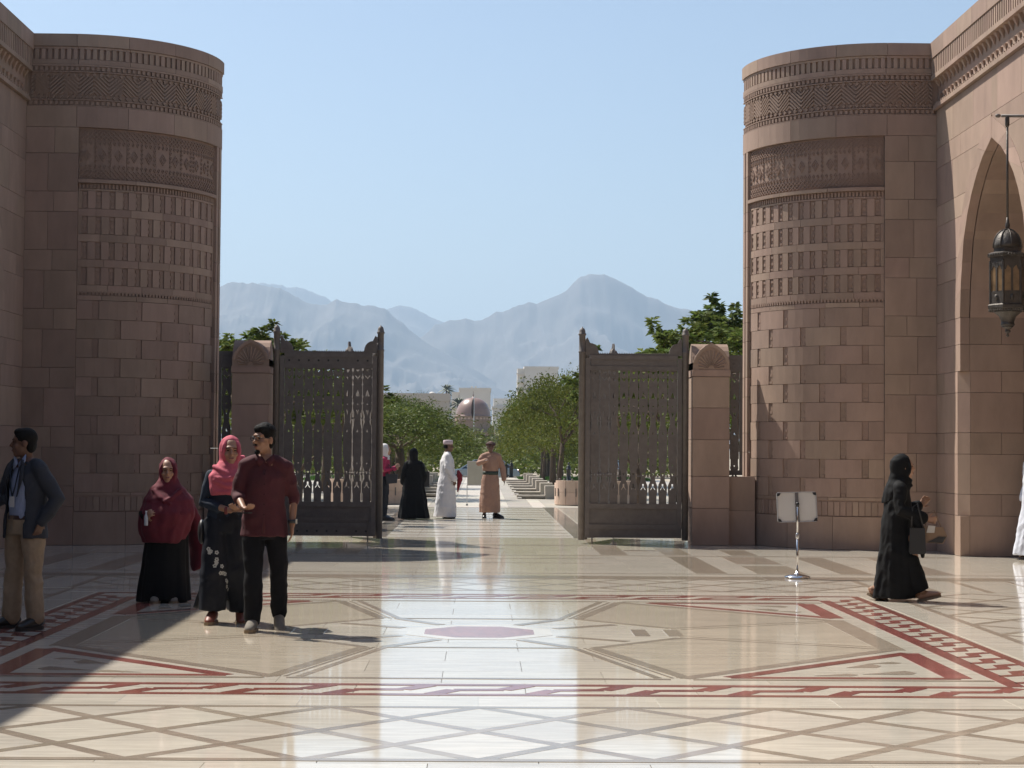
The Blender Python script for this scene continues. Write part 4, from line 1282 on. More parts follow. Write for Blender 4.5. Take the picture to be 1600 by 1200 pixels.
MB().tube([(.40, .05, .54), (.42, .5, 0)], .01, 8).build('rear_leg', ALU, ez, local=True)
# ------------------------------------------------------------------ parked car
def car(loc, rz, lab, paint, grp):
    root = thing('parked_car', loc, lab, 'car', grp, rz)
    L_, Wd = 2.15, .86
    def part(n, mb, m, smooth=False): return mb.build(n, m, root, smooth, local=True)
    lower = [(-2.12, .32), (-2.15, .55), (-2.05, .80), (-1.2, .90), (1.45, .96), (2.0, .86), (2.13, .62), (2.10, .32)]
    body = MB()
    secs = [(-Wd, .92), (-Wd * .97, 1.0), (Wd * .97, 1.0), (Wd, .92)]
    vs = []; n = len(lower)
    for yy, s in secs: vs += [(x * (.985 if abs(yy) > .85 else 1), yy, .32 + (z - .32) * s) for x, z in lower]
    fs = []
    for i in range(3):
        for k in range(n): fs.append((i * n + k, i * n + (k + 1) % n, (i + 1) * n + (k + 1) % n, (i + 1) * n + k))
    fs += [tuple(range(n - 1, -1, -1)), tuple(3 * n + k for k in range(n))]
    body.add(vs, fs); part('body', body, paint, False)
    cab = [(-1.25, .90), (-.45, 1.40), (.15, 1.47), (1.1, 1.40), (1.75, .95)]
    def ring(yy, k, inset_=0.0): return [(x * (1 - inset_), yy, .90 + (z - .90) * k) for x, z in cab]
    c = MB(); n = len(cab)
    vs = ring(-.80, 0.02) + ring(-.66, 1) + ring(.66, 1) + ring(.80, .02); fs = []
    GLS = MATS.get('car_glass') or mat('car_glass', (0.03, 0.035, 0.04), rough=.05, spec=.8)
    for i in range(3):
        for k in range(n - 1): fs.append((i * n + k, i * n + k + 1, (i + 1) * n + k + 1, (i + 1) * n + k))
    c.add(vs, fs); part('glasshouse', c, GLS, False)
    rf = MB(); rfv = [(x, y_, z + .012) for y_ in (-.67, .67) for x, z in cab[1:4]]
    rf.add(rfv + [(x, y_, z - .03) for x, y_, z in rfv], [(0, 1, 4, 3), (1, 2, 5, 4), (0, 6, 7, 1), (1, 7, 8, 2), (3, 4, 10, 9), (4, 5, 11, 10), (0, 3, 9, 6), (2, 8, 11, 5)]); part('roof', rf, paint)
    for sy in (-1, 1):
        for (x0, z0), (x1, z1) in zip(cab[:-1], cab[1:]):
            if (x0, z0) in (cab[0], cab[3]): MB_ = part('window_pillar', MB().tube([(x0, sy * .80, z0), (x1, sy * .675, z1)], .035, 6), paint)
        part('window_pillar', MB().tube([(.35, sy * .80, .92), (.30, sy * .67, 1.45)], .03, 6), paint)
        part('side_mirror', MB().ell((-.85, sy * .93, 1.0), .08, .08, .06, 8, 6), paint)
        for x in (-1.35, 1.30):
            w = part('wheel', MB().tube([(x, sy * .66, .31), (x, sy * .875, .31)], .31, 20), BLK)
            MB().tube([(x, sy * .86, .31), (x, sy * .885, .31)], .19, 12).build('rim', ALU, w, local=True)
        part('headlight', MB().ell((-2.05, sy * .62, .68), .10, .14, .07, 8, 6), ALU)
        part('tail_light', MB().ell((2.05, sy * .62, .78), .07, .12, .10, 8, 6), MATS.get('tail_red') or mat('tail_red', (.3, .01, .01), rough=.3))
        part('door_line', MB().box(-.62, -.605, sy * .86 - .006, sy * .86 + .006, .40, .88).box(.38, .395, sy * .86 - .006, sy * .86 + .006, .40, .90), BLK)
        part('door_handle', MB().box(.15, .30, sy * .87 - .012, sy * .87 + .012, .80, .83), ALU)
    return root
SILV = mat('silver_blue_paint', (0.36, 0.43, 0.47), rough=.25, metal=.35, coat=.6)
DARKP = mat('maroon_paint', (0.12, 0.02, 0.02), rough=.25, metal=.2, coat=.6)
car((.12, 105.6, -.54), 0, 'silver blue hatchback parked behind the notice board', SILV, 'parked cars')
car((7.5, 110.5, -.54), R(70), 'dark red car parked far right beyond the bollard', DARKP, 'parked cars')
# ------------------------------------------------------------------ dome kiosk with flagpole
DOME = mat('bronze_pink_dome', (0.25, 0.155, 0.12), rough=.36, nscale=2, namt=.08, spec=.6)
dk = thing('domed_gatehouse', (-1.3, 300, .9), 'pinkish domed gatehouse on the axis of the walkway', 'building')
dr = []
for i in range(15):
    a = i / 14 * math.pi / 2
    r = 2.85 * math.cos(a) ** .85; z = 5.9 + 3.0 * math.sin(a) ** 1.05
    dr.append((max(r, .02), z))
dr = dr[:-2] + [(.35, 8.85), (.1, 9.05), (.02, 9.2)]
dpart = MB().lathe([(2.95, 5.75), (2.95, 5.85)] + dr, (0, 0, 0), 48).build('dome', DOME, dk, True, local=True)
MB().lathe([(.06, 9.1), (.12, 9.3), (.05, 9.45), (.03, 9.9), (.005, 10.0)], (0, 0, 0), 10).build('finial', DOME, dpart, True, local=True)
MB().lathe([(2.9, 3.2), (2.9, 5.0), (3.05, 5.05), (3.05, 5.2), (2.95, 5.25), (2.95, 5.7), (3.1, 5.75), (3.1, 5.85)], (0, 0, 0), 48).build('drum', STONE, dk, local=True)
for i in range(28):
    a = 2 * math.pi * i / 28
    d = Vector((math.cos(a), math.sin(a), 0)); t = Vector((-d.y, d.x, 0))
    MB().extrude([(-.2, 0), (.2, 0), (.2, .22), (0, .38), (-.2, .22)], d * 2.93 + Vector((0, 0, 5.28)), t, (0, 0, 1), d, .06).build('drum_niche', PINKC, dk, local=True)
MB().box(-3.8, 3.8, -3.8, 3.8, -1.6, 3.2).box(-4.0, 4.0, -4.0, 4.0, 3.0, 3.2 + .05).build('wall', STONE, dk, local=True)
for x in (-2.4, 0, 2.4):
    MB().extrude([(x - .7, .1), (x + .7, .1), (x + .7, 1.7), (x, 2.5), (x - .7, 1.7)], (0, -3.86, 0), (1, 0, 0), (0, 0, 1), (0, 1, 0), .05).build('archway', MORTAR, dk, local=True)
fp = thing('flagpole', (-.75, 190, -.5), 'tall flagpole with furled flag in front of the dome', 'flagpole')
MB().tube([(0, 0, 0), (0, 0, 7.2)], [.07, .045], 8).build('pole', ALU, fp, local=True)
MB().ell((0, 0, 7.25), .08, .08, .08, 8, 6).build('finial', ALU, fp, local=True)
MB().tube([(-.10, 0, 7.1), (-.14, .02, 6.5), (-.17, 0, 5.7), (-.12, 0, 5.1)], [.05, .12, .14, .03], 8, fold=lambda t, th: 1 + .25 * math.sin(3 * th)).build('furled_flag', mat('flag_cloth', (.06, .04, .035), rough=.9), fp, True, local=True)
# ------------------------------------------------------------------ far buildings
WHITE = mat('white_render', (0.62, 0.58, 0.52), rough=.9, nscale=.3, namt=.05)
BEIGE = mat('beige_render', (0.48, 0.41, 0.34), rough=.9, nscale=.3, namt=.06)
WIN = mat('window_glass', (0.05, 0.06, 0.07), rough=.15)
def block_building(name, loc, label, parts, wins, m=WHITE, extra=None):
    root = thing(name, loc, label, 'building', 'buildings on the rise')
    for nme, b in parts: MB().box(*b).build(nme, m, root, local=True)
    for (x0, x1, y_, z0, z1) in wins:
        w = MB().box(x0 - .15, x1 + .15, y_ - .12, y_ + .1, z0 - .15, z1 + .15).build('window', BEIGE, root, local=True)
        MB().box(x0, x1, y_ - .16, y_ - .1, z0, z1).build('pane', WIN, w, local=True)
    return root
def wgrid(xs, zs, y_, w, h): return [(x, x + w, y_, z, z + h) for x in xs for z in zs]
# at 450-560 m on slightly higher land
block_building('office_building', (-2.0, 470, 0), 'white stepped office block rising directly behind the dome', [('wall', (-3.6, 4.4, 0, 14, 0, 16.2)), ('parapet', (-3.75, 4.55, -.15, 14.1, 16.2, 17.0)), ('stair_tower', (-5.6, -3.65, 1, 9, 0, 15.9)), ('floor_band', (-3.7, 4.5, -.1, 0, 12.4, 12.7)), ('floor_band', (-3.7, 4.5, -.1, 0, 9.0, 9.3)), ('balcony_slab', (-6.0, -3.6, .2, 1, 13.4, 13.7)), ('balcony_slab', (-6.0, -3.6, .2, 1, 11.6, 11.9)), ('roof_tank', (-.7, -.2, 3, 4, 17, 17.5)), ('roof_tank', (.3, .8, 3, 4, 17, 17.5))],
               [(2.7, 3.2, 0, 10.4, 11.9)] + wgrid((-2.6, -.4, 1.8), (7.2,), 0, .9, 1.0))
block_building('tower_block', (16.5, 520, 0), 'tall white block rising behind the right tree', [('wall', (-4.2, 5.4, 0, 12, 0, 24.2)), ('parapet', (-4.3, 5.6, -.1, 12.1, 24.2, 24.9)), ('stair_tower', (-6.2, -4.25, 1, 8, 0, 24.3)), ('balcony_slab', (-6.5, -4.2, .3, 1, 22.6, 22.9)), ('balcony_slab', (-6.5, -4.2, .3, 1, 20.2, 20.5)), ('balcony_slab', (-6.5, -4.2, .3, 1, 17.8, 18.1))],
               wgrid((-3.2, -.6, 2.0), (11.5, 14.5, 17.5), 0, 1.2, 1.4))
block_building('low_hall', (7.2, 440, 0), 'low white hall with grey panel between dome and tree', [('wall', (-4.4, 8.5, 0, 12, 0, 11.0)), ('parapet', (-4.6, 8.7, -.2, 12.2, 11.0, 11.6)), ('roof_plant', (-4.2, 7.0, 4, 10, 11.6, 13.6)), ('podium', (-6.0, 9.0, -2.5, 0, 0, 6.9)), ('panel', (-2.8, -.3, -.12, .1, 7.2, 10.4)), ('panel', (0.1, 3.6, -.12, .1, 7.2, 10.4))], wgrid((-5.2, -3.6, -2.0, 2.4, 4.4), (5.1,), -2.5, .9, 1.1))
lb = block_building('long_hall', (-16.0, 420, 0), 'long low beige building left of the dome', [('wall', (-14, 8.6, 0, 14, 0, 12.2)), ('parapet', (-14.15, 8.75, -.2, 14.2, 12.2, 14.0)), ('annex', (8.6, 13.5, 3, 12, 0, 8.2))] + [('pilaster', (x, x + .3, -.15, 0, 4, 12.2)) for x in np.arange(-12.5, 8, 2.4)], [(5.6, 6.3, 0, 8.3, 9.5), (6.0, 6.7, 0, 5.6, 6.4), (-8, -7.2, 0, 7.5, 8.8)] + wgrid((-11, -3.4, -1.0, 1.4), (7.5,), 0, .8, 1.2), BEIGE)
MB().ell((4.6, 4, 14.0), .75, .75, .5, 12, 8).build('roof_cap', WHITE, lb, True, local=True)
# far trees on the rise
FT = 'trees on the rise behind the long hall'
for k, (x, d, h, lab) in enumerate(((608, 520, 15.5, 'leftmost bushy tree above the long beige building'), (622, 530, 17.6, 'second bushy tree above the long beige building'), (637, 520, 16.6, 'third bushy tree above the long beige building'),
                                    (656, 515, 17.4, 'round dark tree above the long beige building'), (676, 525, 16.8, 'bushy tree left of the palm above the long building'), (708, 520, 15.6, 'bushy tree touching the white office block'), (590, 540, 16, 'bushy tree by the left gate post on the rise'))):
    place_tree('bushy_tree', 'bush', (41, 42)[k % 2], ((x - 752) / 2850 * d, d, h - 6.6), (1.0, 1.0, 1.1), k * 1.7, lab, FT)
PALM = mat('palm_frond', (0.075, 0.09, 0.04), rough=.6, nscale=1, namt=.2)
def palm(loc, h, lab):
    root = thing('palm_tree', loc, lab, 'tree', 'palm trees')
    MB().tube([(0, 0, -12), (.1, 0, h * .5), (.05, 0, h)], [.3, .22, .2], 8).build('trunk', BARK, root, True, local=True)
    c = MB(); rs = random.Random(5)
    for i in range(34):
        a = rs.uniform(0, 6.28); e = rs.uniform(-.5, 1.2); L_ = rs.uniform(2.4, 3.2)
        d = Vector((math.cos(a) * math.cos(e), math.sin(a) * math.cos(e), math.sin(e)))
        s = d.cross(Vector((0, 0, 1))).normalized()
        pts = [Vector((.05, 0, h)) + d * (L_ * t) + Vector((0, 0, -1.1 * t * t)) for t in (0, .33, .66, 1)]
        wd = [.08, .28, .24, .03]
        vs = []
        for p, w in zip(pts, wd): vs += [p - s * w + Vector((0, 0, -w * .5)), p, p + s * w + Vector((0, 0, -w * .5))]
        c.add(vs, [q for i_ in range(3) for q in ((3 * i_, 3 * i_ + 1, 3 * i_ + 4, 3 * i_ + 3), (3 * i_ + 1, 3 * i_ + 2, 3 * i_ + 5, 3 * i_ + 4))])
    c.build('crown', PALM, root, local=True)
palm((-9.6, 500, 7.5), 10.0, 'date palm above the long beige building')
palm((-5.5, 430, 0), 12.0, 'date palm between the long hall and the dome')
# low wood at the foot of the rise, one mass
rs = np.random.default_rng(77)
n = 26000
yy = rs.uniform(150, 400, n); xx = rs.uniform(-.13, .13, n) * yy
keep = ~((np.abs(xx + 1.5) < 5.5) & (yy > 280) & (yy < 310))
xx, yy = xx[keep], yy[keep]; n = len(xx)
hh = 1.2 + 2.4 * vnoise(xx / 5, yy / 9, 5) + yy * .003
zz = rs.uniform(0.2, 1, n) ** .6 * hh - .5
c = np.stack([xx, yy, zz], 1); d = rs.normal(0, 1, (n, 3)); d[:, 2] *= .5
v, f = leaf_quads(c, d, rs.uniform(.5, 1.0, n), .6, rs)
tag(link('distant_wood', leaf_mesh('distant_wood', v, f, np.clip(rs.normal(.5, .2, n), 0, 1), LEAF_C)), kind='stuff')
n = 16000                                              # dense shrub belt across the road
yy = rs.uniform(119, 146, n); xx = rs.uniform(-16, 16, n)
hh = 1.0 + 1.7 * vnoise(xx / 2.2, yy / 6, 15)
zz = rs.uniform(0.05, 1, n) ** .7 * hh - .5
c = np.stack([xx, yy, zz], 1); d = rs.normal(0, 1, (n, 3)); d[:, 2] *= .5
v, f = leaf_quads(c, d, rs.uniform(.22, .42, n), .6, rs)
tag(link('shrub_belt', leaf_mesh('shrub_belt', v, f, np.clip(rs.normal(.45, .2, n), 0, 1), LEAF_D)), kind='stuff')
# ------------------------------------------------------------------ haze: one closed box of pale air round everything
hz = MB().box(-9000, 9000, -400, 12500, -8.0, 930).build('haze', None)
hm = bpy.data.materials.new('pale_air'); hm.use_nodes = True
hn = hm.node_tree.nodes
hn.remove(hn['Principled BSDF'])
pv = hn.new('ShaderNodeVolumePrincipled')
pv.inputs['Color'].default_value = (0.60, 0.79, 1.0, 1)
pv.inputs['Density'].default_value = 0.000145
pv.inputs['Anisotropy'].default_value = 0.2
hm.node_tree.links.new(pv.outputs[0], hn['Material Output'].inputs['Volume'])
hz.data.materials.append(hm)
tag(hz, kind='stuff')
# ================================================================== people
def V3(*a): return Vector(a)
def remesh(mb, voxel, name, material, smooth=2, wrinkle=0.0, seed=0):
    me = bpy.data.meshes.new(name + '_src'); me.from_pydata(mb.v, [], mb.f); me.update()
    o = bpy.data.objects.new(name + '_src', me); COL.objects.link(o)
    r = o.modifiers.new('r', 'REMESH'); r.mode = 'VOXEL'; r.voxel_size = voxel; r.use_smooth_shade = True
    if smooth:
        s = o.modifiers.new('s', 'SMOOTH'); s.iterations = smooth; s.factor = .5
    dg = bpy.context.evaluated_depsgraph_get()
    res = bpy.data.meshes.new_from_object(o.evaluated_get(dg))
    bpy.data.objects.remove(o); bpy.data.meshes.remove(me)
    if wrinkle:                                     # soft diagonal folds pressed into the cloth
        n = len(res.vertices); co = np.empty(n * 3, np.float32); res.vertices.foreach_get('co', co); co = co.reshape(-1, 3)
        no = np.empty(n * 3, np.float32); res.vertices.foreach_get('normal', no); no = no.reshape(-1, 3)
        th = co[:, 0] * 1.0 + co[:, 1] * .8
        a1 = ridged(th * 7 + co[:, 2] * 3.5 + seed, co[:, 2] * 6 - th * 4, 2, seed + 3)
        a2 = vnoise(th * 9 + 11 + seed, co[:, 2] * 2.2, seed + 8)
        d = wrinkle * ((a1 - .6) * 2.0 + (a2 - .5) * 1.2)
        co = co + no * d[:, None]
        res.vertices.foreach_set('co', co.astype(np.float32).ravel()); res.update()
    res.materials.clear(); res.materials.append(material); res.name = name
    res.polygons.foreach_set('use_smooth', [True] * len(res.polygons))
    return res
def limb(mb, pts, rad, n=12):
    pts = [Vector(p) for p in pts]
    mb.tube(pts, rad, n)
    mb.ell(pts[0], rad[0], rad[0], rad[0], 10, 6); mb.ell(pts[-1], rad[-1], rad[-1], rad[-1], 10, 6)
def loft(mb, rings, n=48, amp=0.0, k=7, ph=0.0, cap=True):
    """rings: (z, cx, cy, rx, ry[, fold]) from bottom to top"""
    vs = []; fs = []
    m = len(rings)
    for i, r in enumerate(rings):
        z, cx, cy, rx, ry = r[:5]; a_ = r[5] if len(r) > 5 else amp
        for q in range(n):
            th = 2 * math.pi * q / n
            f = 1 + a_ * (.6 * math.sin(k * th + ph + z * 1.3) + .4 * math.sin(2.3 * k * th - ph * 1.7 + z * 2.1))
            vs.append((cx + rx * f * math.cos(th), cy + ry * f * math.sin(th), z + a_ * .15 * math.sin(3 * th + ph)))
    for i in range(m - 1):
        for q in range(n):
            q2 = (q + 1) % n
            fs.append((i * n + q, i * n + q2, (i + 1) * n + q2, (i + 1) * n + q))
    if cap: fs += [tuple(range(n - 1, -1, -1)), tuple((m - 1) * n + q for q in range(n))]
    mb.add(vs, fs)
    return mb
def smooth_rings(rings, n=5):
    out_ = []
    for a, b in zip(rings[:-1], rings[1:]):
        la = list(a) + [0.0] * (6 - len(a)); lb = list(b) + [0.0] * (6 - len(b))
        for i in range(n):
            t = i / n; s = t * t * (3 - 2 * t) * .5 + t * .5
            out_.append(tuple(la[0] + (lb[0] - la[0]) * t if j == 0 else la[j] + (lb[j] - la[j]) * s for j in range(6)))
    out_.append(tuple(list(rings[-1]) + [0.0] * (6 - len(rings[-1]))))
    return out_

def hd(c, yaw, pitch=0.0):
    return Matrix.Translation(c) @ Matrix.Rotation(yaw, 4, 'Z') @ Matrix.Rotation(pitch, 4, 'X')
def head(mb, T):
    Rm = T.to_3x3()
    def e(p, a, b, c_): mb.ell(T @ Vector(p), a, b, c_, 16, 10, Rm)
    e((0, .012, .030), .075, .094, .094); e((0, -.020, -.035), .060, .070, .088); e((0, -.058, -.098), .032, .028, .026)
    e((0, -.072, .030), .050, .022, .016)
    mb.tube([T @ Vector(p) for p in ((0, -.080, .018), (0, -.096, -.006), (0, -.110, -.026), (0, -.092, -.036))], [.009, .011, .015, .012], 8)
    for s in (-1, 1):
        e((s * .076, .012, -.012), .011, .024, .034); e((s * .040, -.062, -.030), .022, .02, .022)
    e((0, -.084, -.066), .026, .014, .016)
EYE = mat('eye', (0.02, 0.015, 0.012), rough=.2)
LIP = mat('lips', (0.22, 0.075, 0.065), rough=.5)
HAIR = mat('black_hair', (0.007, 0.006, 0.0055), rough=.7, spec=.15, nscale=60, namt=.4, bscale=120, bstr=.8)
def face(T, root, skin_dark=False):
    Rm = T.to_3x3()
    def p(name, items, m):
        b = MB()
        for q, a, bb, c_ in items: b.ell(T @ Vector(q), a, bb, c_, 10, 6, Rm)
        return b.build(name, m, root, True, local=True)
    for s in (-1, 1):
        p('eye', [((s * .031, -.0835, .004), .012, .005, .0048)], EYE)
        p('eyebrow', [((s * .032, -.0885, .024), .019, .006, .0032)], HAIR)
    p('mouth', [((0, -.097, -.066), .023, .006, .006)], LIP)
def hand(mb, w, d, n, side, curl=.5, sc=1.0, splay=0.0):
    w = Vector(w); d = Vector(d).normalized(); n = Vector(n); n = (n - d * n.dot(d)).normalized(); t = d.cross(n).normalized()
    M = Matrix((t, d, n)).transposed()
    mb.ell(w + d * .045 * sc, .040 * sc, .055 * sc, .017 * sc, 12, 8, M)
    for i, L_ in enumerate((.070, .082, .076, .058)):
        o = w + d * .082 * sc + t * (side * (.033 - .0225 * i)) * sc
        pts = [o - d * .02 * sc]; dd = (d + t * side * splay * (1.5 - i)).normalized(); q = o.copy(); pts.append(q.copy())
        for j_ in range(3):
            a = curl * (j_ + 1) * .55
            v = (dd * math.cos(a) + n * math.sin(a)); q = q + v * (L_ * sc / 3); pts.append(q.copy())
        mb.tube(pts, [.0085 * sc, .0088 * sc, .0082 * sc, .0076 * sc, .006 * sc], 8)
    o = w + d * .022 * sc + t * side * .030 * sc
    v1 = (d * .55 + t * side * .75 + n * .25).normalized(); v2 = (d * .9 + t * side * .25 + n * .45).normalized()
    mb.tube([o - v1 * .02, o + v1 * .032 * sc, o + v1 * .032 * sc + v2 * .03 * sc], [.011 * sc, .0105 * sc, .007 * sc], 8)
def foot(mb, a, d, r=.045, L_=.24):
    a = Vector(a); d = Vector(d).normalized()
    side = d.cross(Vector((0, 0, 1))).normalized(); up = side.cross(d)
    def q(f, s, u): return a + d * f + side * s + up * u
    rings_ = [(-.055, .030, .030), (-.02, .038, .046), (.05, .040, .040), (.11, .046, .030), (.155, .042, .022), (.185, .018, .012)]
    mb.tube([q(f, 0, -.01 - .0 + h * .0 + (-.045 + h)) for f, w, h in rings_], [w for f, w, h in rings_], 12, ry=[h for f, w, h in rings_])

def hood(b, T, grow=0.0, chin=True):
    """head covering: smooth shell set back so that the face shows in front"""
    Rm = T.to_3x3()
    g_ = grow
    rr_ = smooth_rings([(-.205, 0, .020, .125, .115), (-.15, 0, .030, .095, .098), (-.07, 0, .044, .090, .098), (.0, 0, .046, .093 + g_, .100 + g_), (.06, 0, .040, .090 + g_, .100 + g_), (.105, 0, .032, .070, .080), (.132, 0, .028, .036, .042), (.139, 0, .028, .008, .010)], 4)
    q = loft(MB(), rr_, 32)
    b.add([T @ Vector(p) for p in q.v], q.f)
    b.tube([T @ V3(.066 * math.cos(t) * 1.06, -.034 - .018 * math.cos(2 * t), -.006 + .108 * math.sin(t)) for t in np.linspace(0, 6.283, 25)], .019 + g_ * .3, 8, cap=False)
    if chin: b.ell(T @ V3(0, -.040, -.142), .062, .052, .034, 14, 8, Rm)
def yoke(b, J, r=.066, drop=.0):
    """rounded shoulder line from shoulder to shoulder under the neck"""
    l, r_, n_ = V3(*J['shl']), V3(*J['shr']), V3(*J['neck'])
    c = n_ - V3(0, 0, .065)
    b.tube([l, l.lerp(c, .5) + V3(0, 0, .012), c, r_.lerp(c, .5) + V3(0, 0, .012), r_], [r, r * 1.08, r * 1.15, r * 1.08, r], 14, up=(0, 1, 0))
    b.tube([c, n_ + V3(0, 0, -.005)], [.085, .066], 14)
SKIN1 = mat('skin_brown', (0.27, 0.14, 0.085), rough=.5, nscale=8, namt=.08)
SKIN2 = mat('skin_tan', (0.37, 0.205, 0.13), rough=.5, nscale=8, namt=.08)
SKIN3 = mat('skin_dark', (0.13, 0.065, 0.04), rough=.5, nscale=8, namt=.08)
def cloth(name, col, rough=.85, **k): return mat(name, col, rough=rough, nscale=14, namt=k.pop('namt', .18), bscale=k.pop('bscale', 9), bstr=k.pop('bstr', .35), bdist=.03, **k)

def body_core(mb, J, head_yaw, thin=1.0, hands=True):
    """continuous body from joints; J holds points in the person's own frame (front is -y)"""
    P = {k: Vector(v) if not isinstance(v, (int, float)) else v for k, v in J.items() if k not in ('hl', 'hr')}
    c, pv, nk, h = P['chest'], P['pelvis'], P['neck'], P['head']
    mb.tube([pv + V3(0, 0, -.06), pv + V3(0, 0, .05), pv.lerp(c, .5), c, c.lerp(nk, .6), nk], [.13 * thin, .145 * thin, .125 * thin, .15 * thin, .12 * thin, .055], 16,
            ry=[.10 * thin, .10 * thin, .095 * thin, .105 * thin, .075, .055], up=(0, 1, 0))
    T = hd(h, head_yaw, J.get('pitch', 0.0))
    yoke(mb, J, .05)
    limb(mb, [nk - V3(0, 0, .04), nk + V3(0, 0, .02), h + V3(0, .02, -.05)], [.058, .052, .055])
    head(mb, T)
    for s in ('l', 'r'):
        limb(mb, [P['sh' + s], P['sh' + s].lerp(P['el' + s], .5), P['el' + s]], [.052 * thin, .047 * thin, .040 * thin])
        limb(mb, [P['el' + s], P['el' + s].lerp(P['wr' + s], .4), P['wr' + s]], [.040 * thin, .038 * thin, .026])
        limb(mb, [P['hp' + s], P['hp' + s].lerp(P['kn' + s], .5), P['kn' + s]], [.085 * thin, .075 * thin, .055 * thin])
        limb(mb, [P['kn' + s], P['kn' + s].lerp(P['an' + s], .35), P['an' + s]], [.055 * thin, .055 * thin, .036])
        foot(mb, P['an' + s] + V3(0, 0, -.01), J.get('fd' + s, (0, -1, 0)))
        if hands:
            d, n, sd, cu = J['h' + s]
            hand(mb, P['wr' + s], d, n, sd, cu)
    return T
def person(loc, rz, label, J, head_yaw, skin, voxel=.0075, thin=1.0, scale=1.0):
    mb = MB()
    T = body_core(mb, J, head_yaw, thin)
    o = link('person', remesh(mb, voxel, 'person', skin, 2))
    o.location = loc; o.rotation_euler = (0, 0, rz); o.scale = (scale,) * 3
    tag(o, label, 'person')
    return o, T
def part(o, name, mb, m, voxel=None, smooth=3):
    wr = {'hair': 0, 'turban': .004, 'headscarf': .006, 'veil': .011, 'jeans': .010, 'trousers': .011, 'wide_trousers': .009, 'shirt': .010, 'blazer': .008, 'robe': .010, 'abaya': .010, 'top': .007}.get(name, .005)
    if voxel: return link(name, remesh(mb, voxel, name, m, smooth, wr, len(COL.objects) % 17), o)
    return mb.build(name, m, o, True, local=True)
def shoe(o, a, d, m, sole, h=.07, name='shoe', sc=1.0):
    b = MB(); a = Vector(a); d = Vector(d).normalized(); s = d.cross(V3(0, 0, 1)).normalized(); u = s.cross(d)
    def q(f, w): return a + d * (f * sc) + u * w
    b.tube([q(-.075, -.025), q(-.05, -.005), q(0, .0), q(.07, -.015), q(.14, -.03), q(.19, -.04), q(.215, -.048)], [v_ * sc for v_ in (.025, .040, .046, .047, .046, .036, .012)], 14, ry=[v_ * sc for v_ in (.03, .055, .058, .046, .034, .024, .010)])
    part(o, name, b, m)
    z = MB(); pl = [(-.08, -.02), (-.08, .02), (-.04, .042), (.06, .044), (.14, .052), (.20, .036), (.225, 0), (.20, -.036), (.14, -.052), (.06, -.044), (-.04, -.042)]
    z.extrude([(f_ * sc, w_ * sc) for f_, w_ in pl[::-1]], q(0, -.072), d, s, u, .028)
    z.build('sole', sole, o, local=True)

# ------------------------------------------------------------------ 1 man in maroon shirt
MAROON = cloth('maroon_shirt', (0.062, 0.009, 0.014)); JEAN = cloth('black_denim', (0.0065, 0.0065, 0.009), spec=.2); GREYS = mat('grey_suede', (0.20, 0.18, 0.15), rough=.9, nscale=30, namt=.15)
SOLE = mat('tan_sole', (0.22, 0.16, 0.10), rough=.8)
J = dict(pelvis=(0, 0, .95), chest=(0, -.01, 1.30), neck=(0, .0, 1.485), head=(-.015, -.035, 1.62), shl=(.172, .0, 1.385), shr=(-.172, .0, 1.385),
         ell=(.245, .04, 1.13), wrl=(.235, -.05, .895), elr=(-.235, -.02, 1.15), wrr=(-.165, -.26, 1.045), hl=((-.02, -.12, -1), (-1, 0, .1), 1, .45), hr=((.55, -.8, -.05), (.1, -.1, 1), 1, .7),
         hpl=(.09, 0, .93), knl=(.125, .03, .50), anl=(.125, .16, .115), hpr=(-.09, 0, .93), knr=(-.085, -.07, .50), anr=(-.085, -.06, .085), fdl=(.08, -1, -.42), fdr=(-.12, -1, 0))
m4, T = person((-1.83, 15.55, 0), R(4), 'man in maroon shirt and black jeans with glasses walking beside the woman in pink headscarf', J, R(-42), SKIN1, thin=.84)
b = MB()
b.tube([(0, 0, .80), (0, 0, .90), (0, -.005, 1.08), (0, -.005, 1.28), (0, 0, 1.37), (0, 0, 1.44)], [.205, .192, .172, .178, .155, .075], 20, ry=[.150, .135, .118, .122, .095, .07], up=(0, 1, 0)); yoke(b, J)
limb(b, [J['shl'], V3(*J['shl']).lerp(V3(*J['ell']), .5), J['ell'], V3(*J['ell']).lerp(V3(*J['wrl']), .12)], [.066, .064, .059, .058])
limb(b, [J['shr'], V3(*J['shr']).lerp(V3(*J['elr']), .5), J['elr'], V3(*J['elr']).lerp(V3(*J['wrr']), .35)], [.066, .064, .059, .054])
sh = part(m4, 'shirt', b, MAROON, .011)
b = MB()
for s in (-1, 1): b.extrude([(s * .005, 1.435), (s * .075, 1.50), (s * .085, 1.44), (s * .04, 1.385)], (0, -.086 - .30 * 1.44, 0), (1, 0, 0), (0, .30, 1), (0, -1, 0), .008)
part(m4, 'collar', b, MAROON)
b = MB().tube([(0, -.150, .83), (0, -.134, .95), (0, -.120, 1.08), (0, -.122, 1.28), (0, -.105, 1.36)], .013, 8, ry=[.004] * 5); part(m4, 'placket', b, MAROON)
b = MB()
for z in np.arange(.9, 1.4, .085): b.ell((0, -.135, z), .005, .003, .005, 8, 4)
tag(part(m4, 'buttons', b, EYE), kind='stuff')
b = MB()
b.tube([(0, 0, .78), (0, 0, .88), (0, 0, 1.0)], [.165, .165, .16], 16, ry=[.115, .115, .11], up=(0, 1, 0))
for s in ('l', 'r'):
    h_, k_, a_ = V3(*J['hp' + s]), V3(*J['kn' + s]), V3(*J['an' + s])
    limb(b, [h_, h_.lerp(k_, .5), k_, k_.lerp(a_, .5), a_ + V3(0, 0, .02)], [.098, .092, .078, .074, .070])
part(m4, 'jeans', b, JEAN, .011)
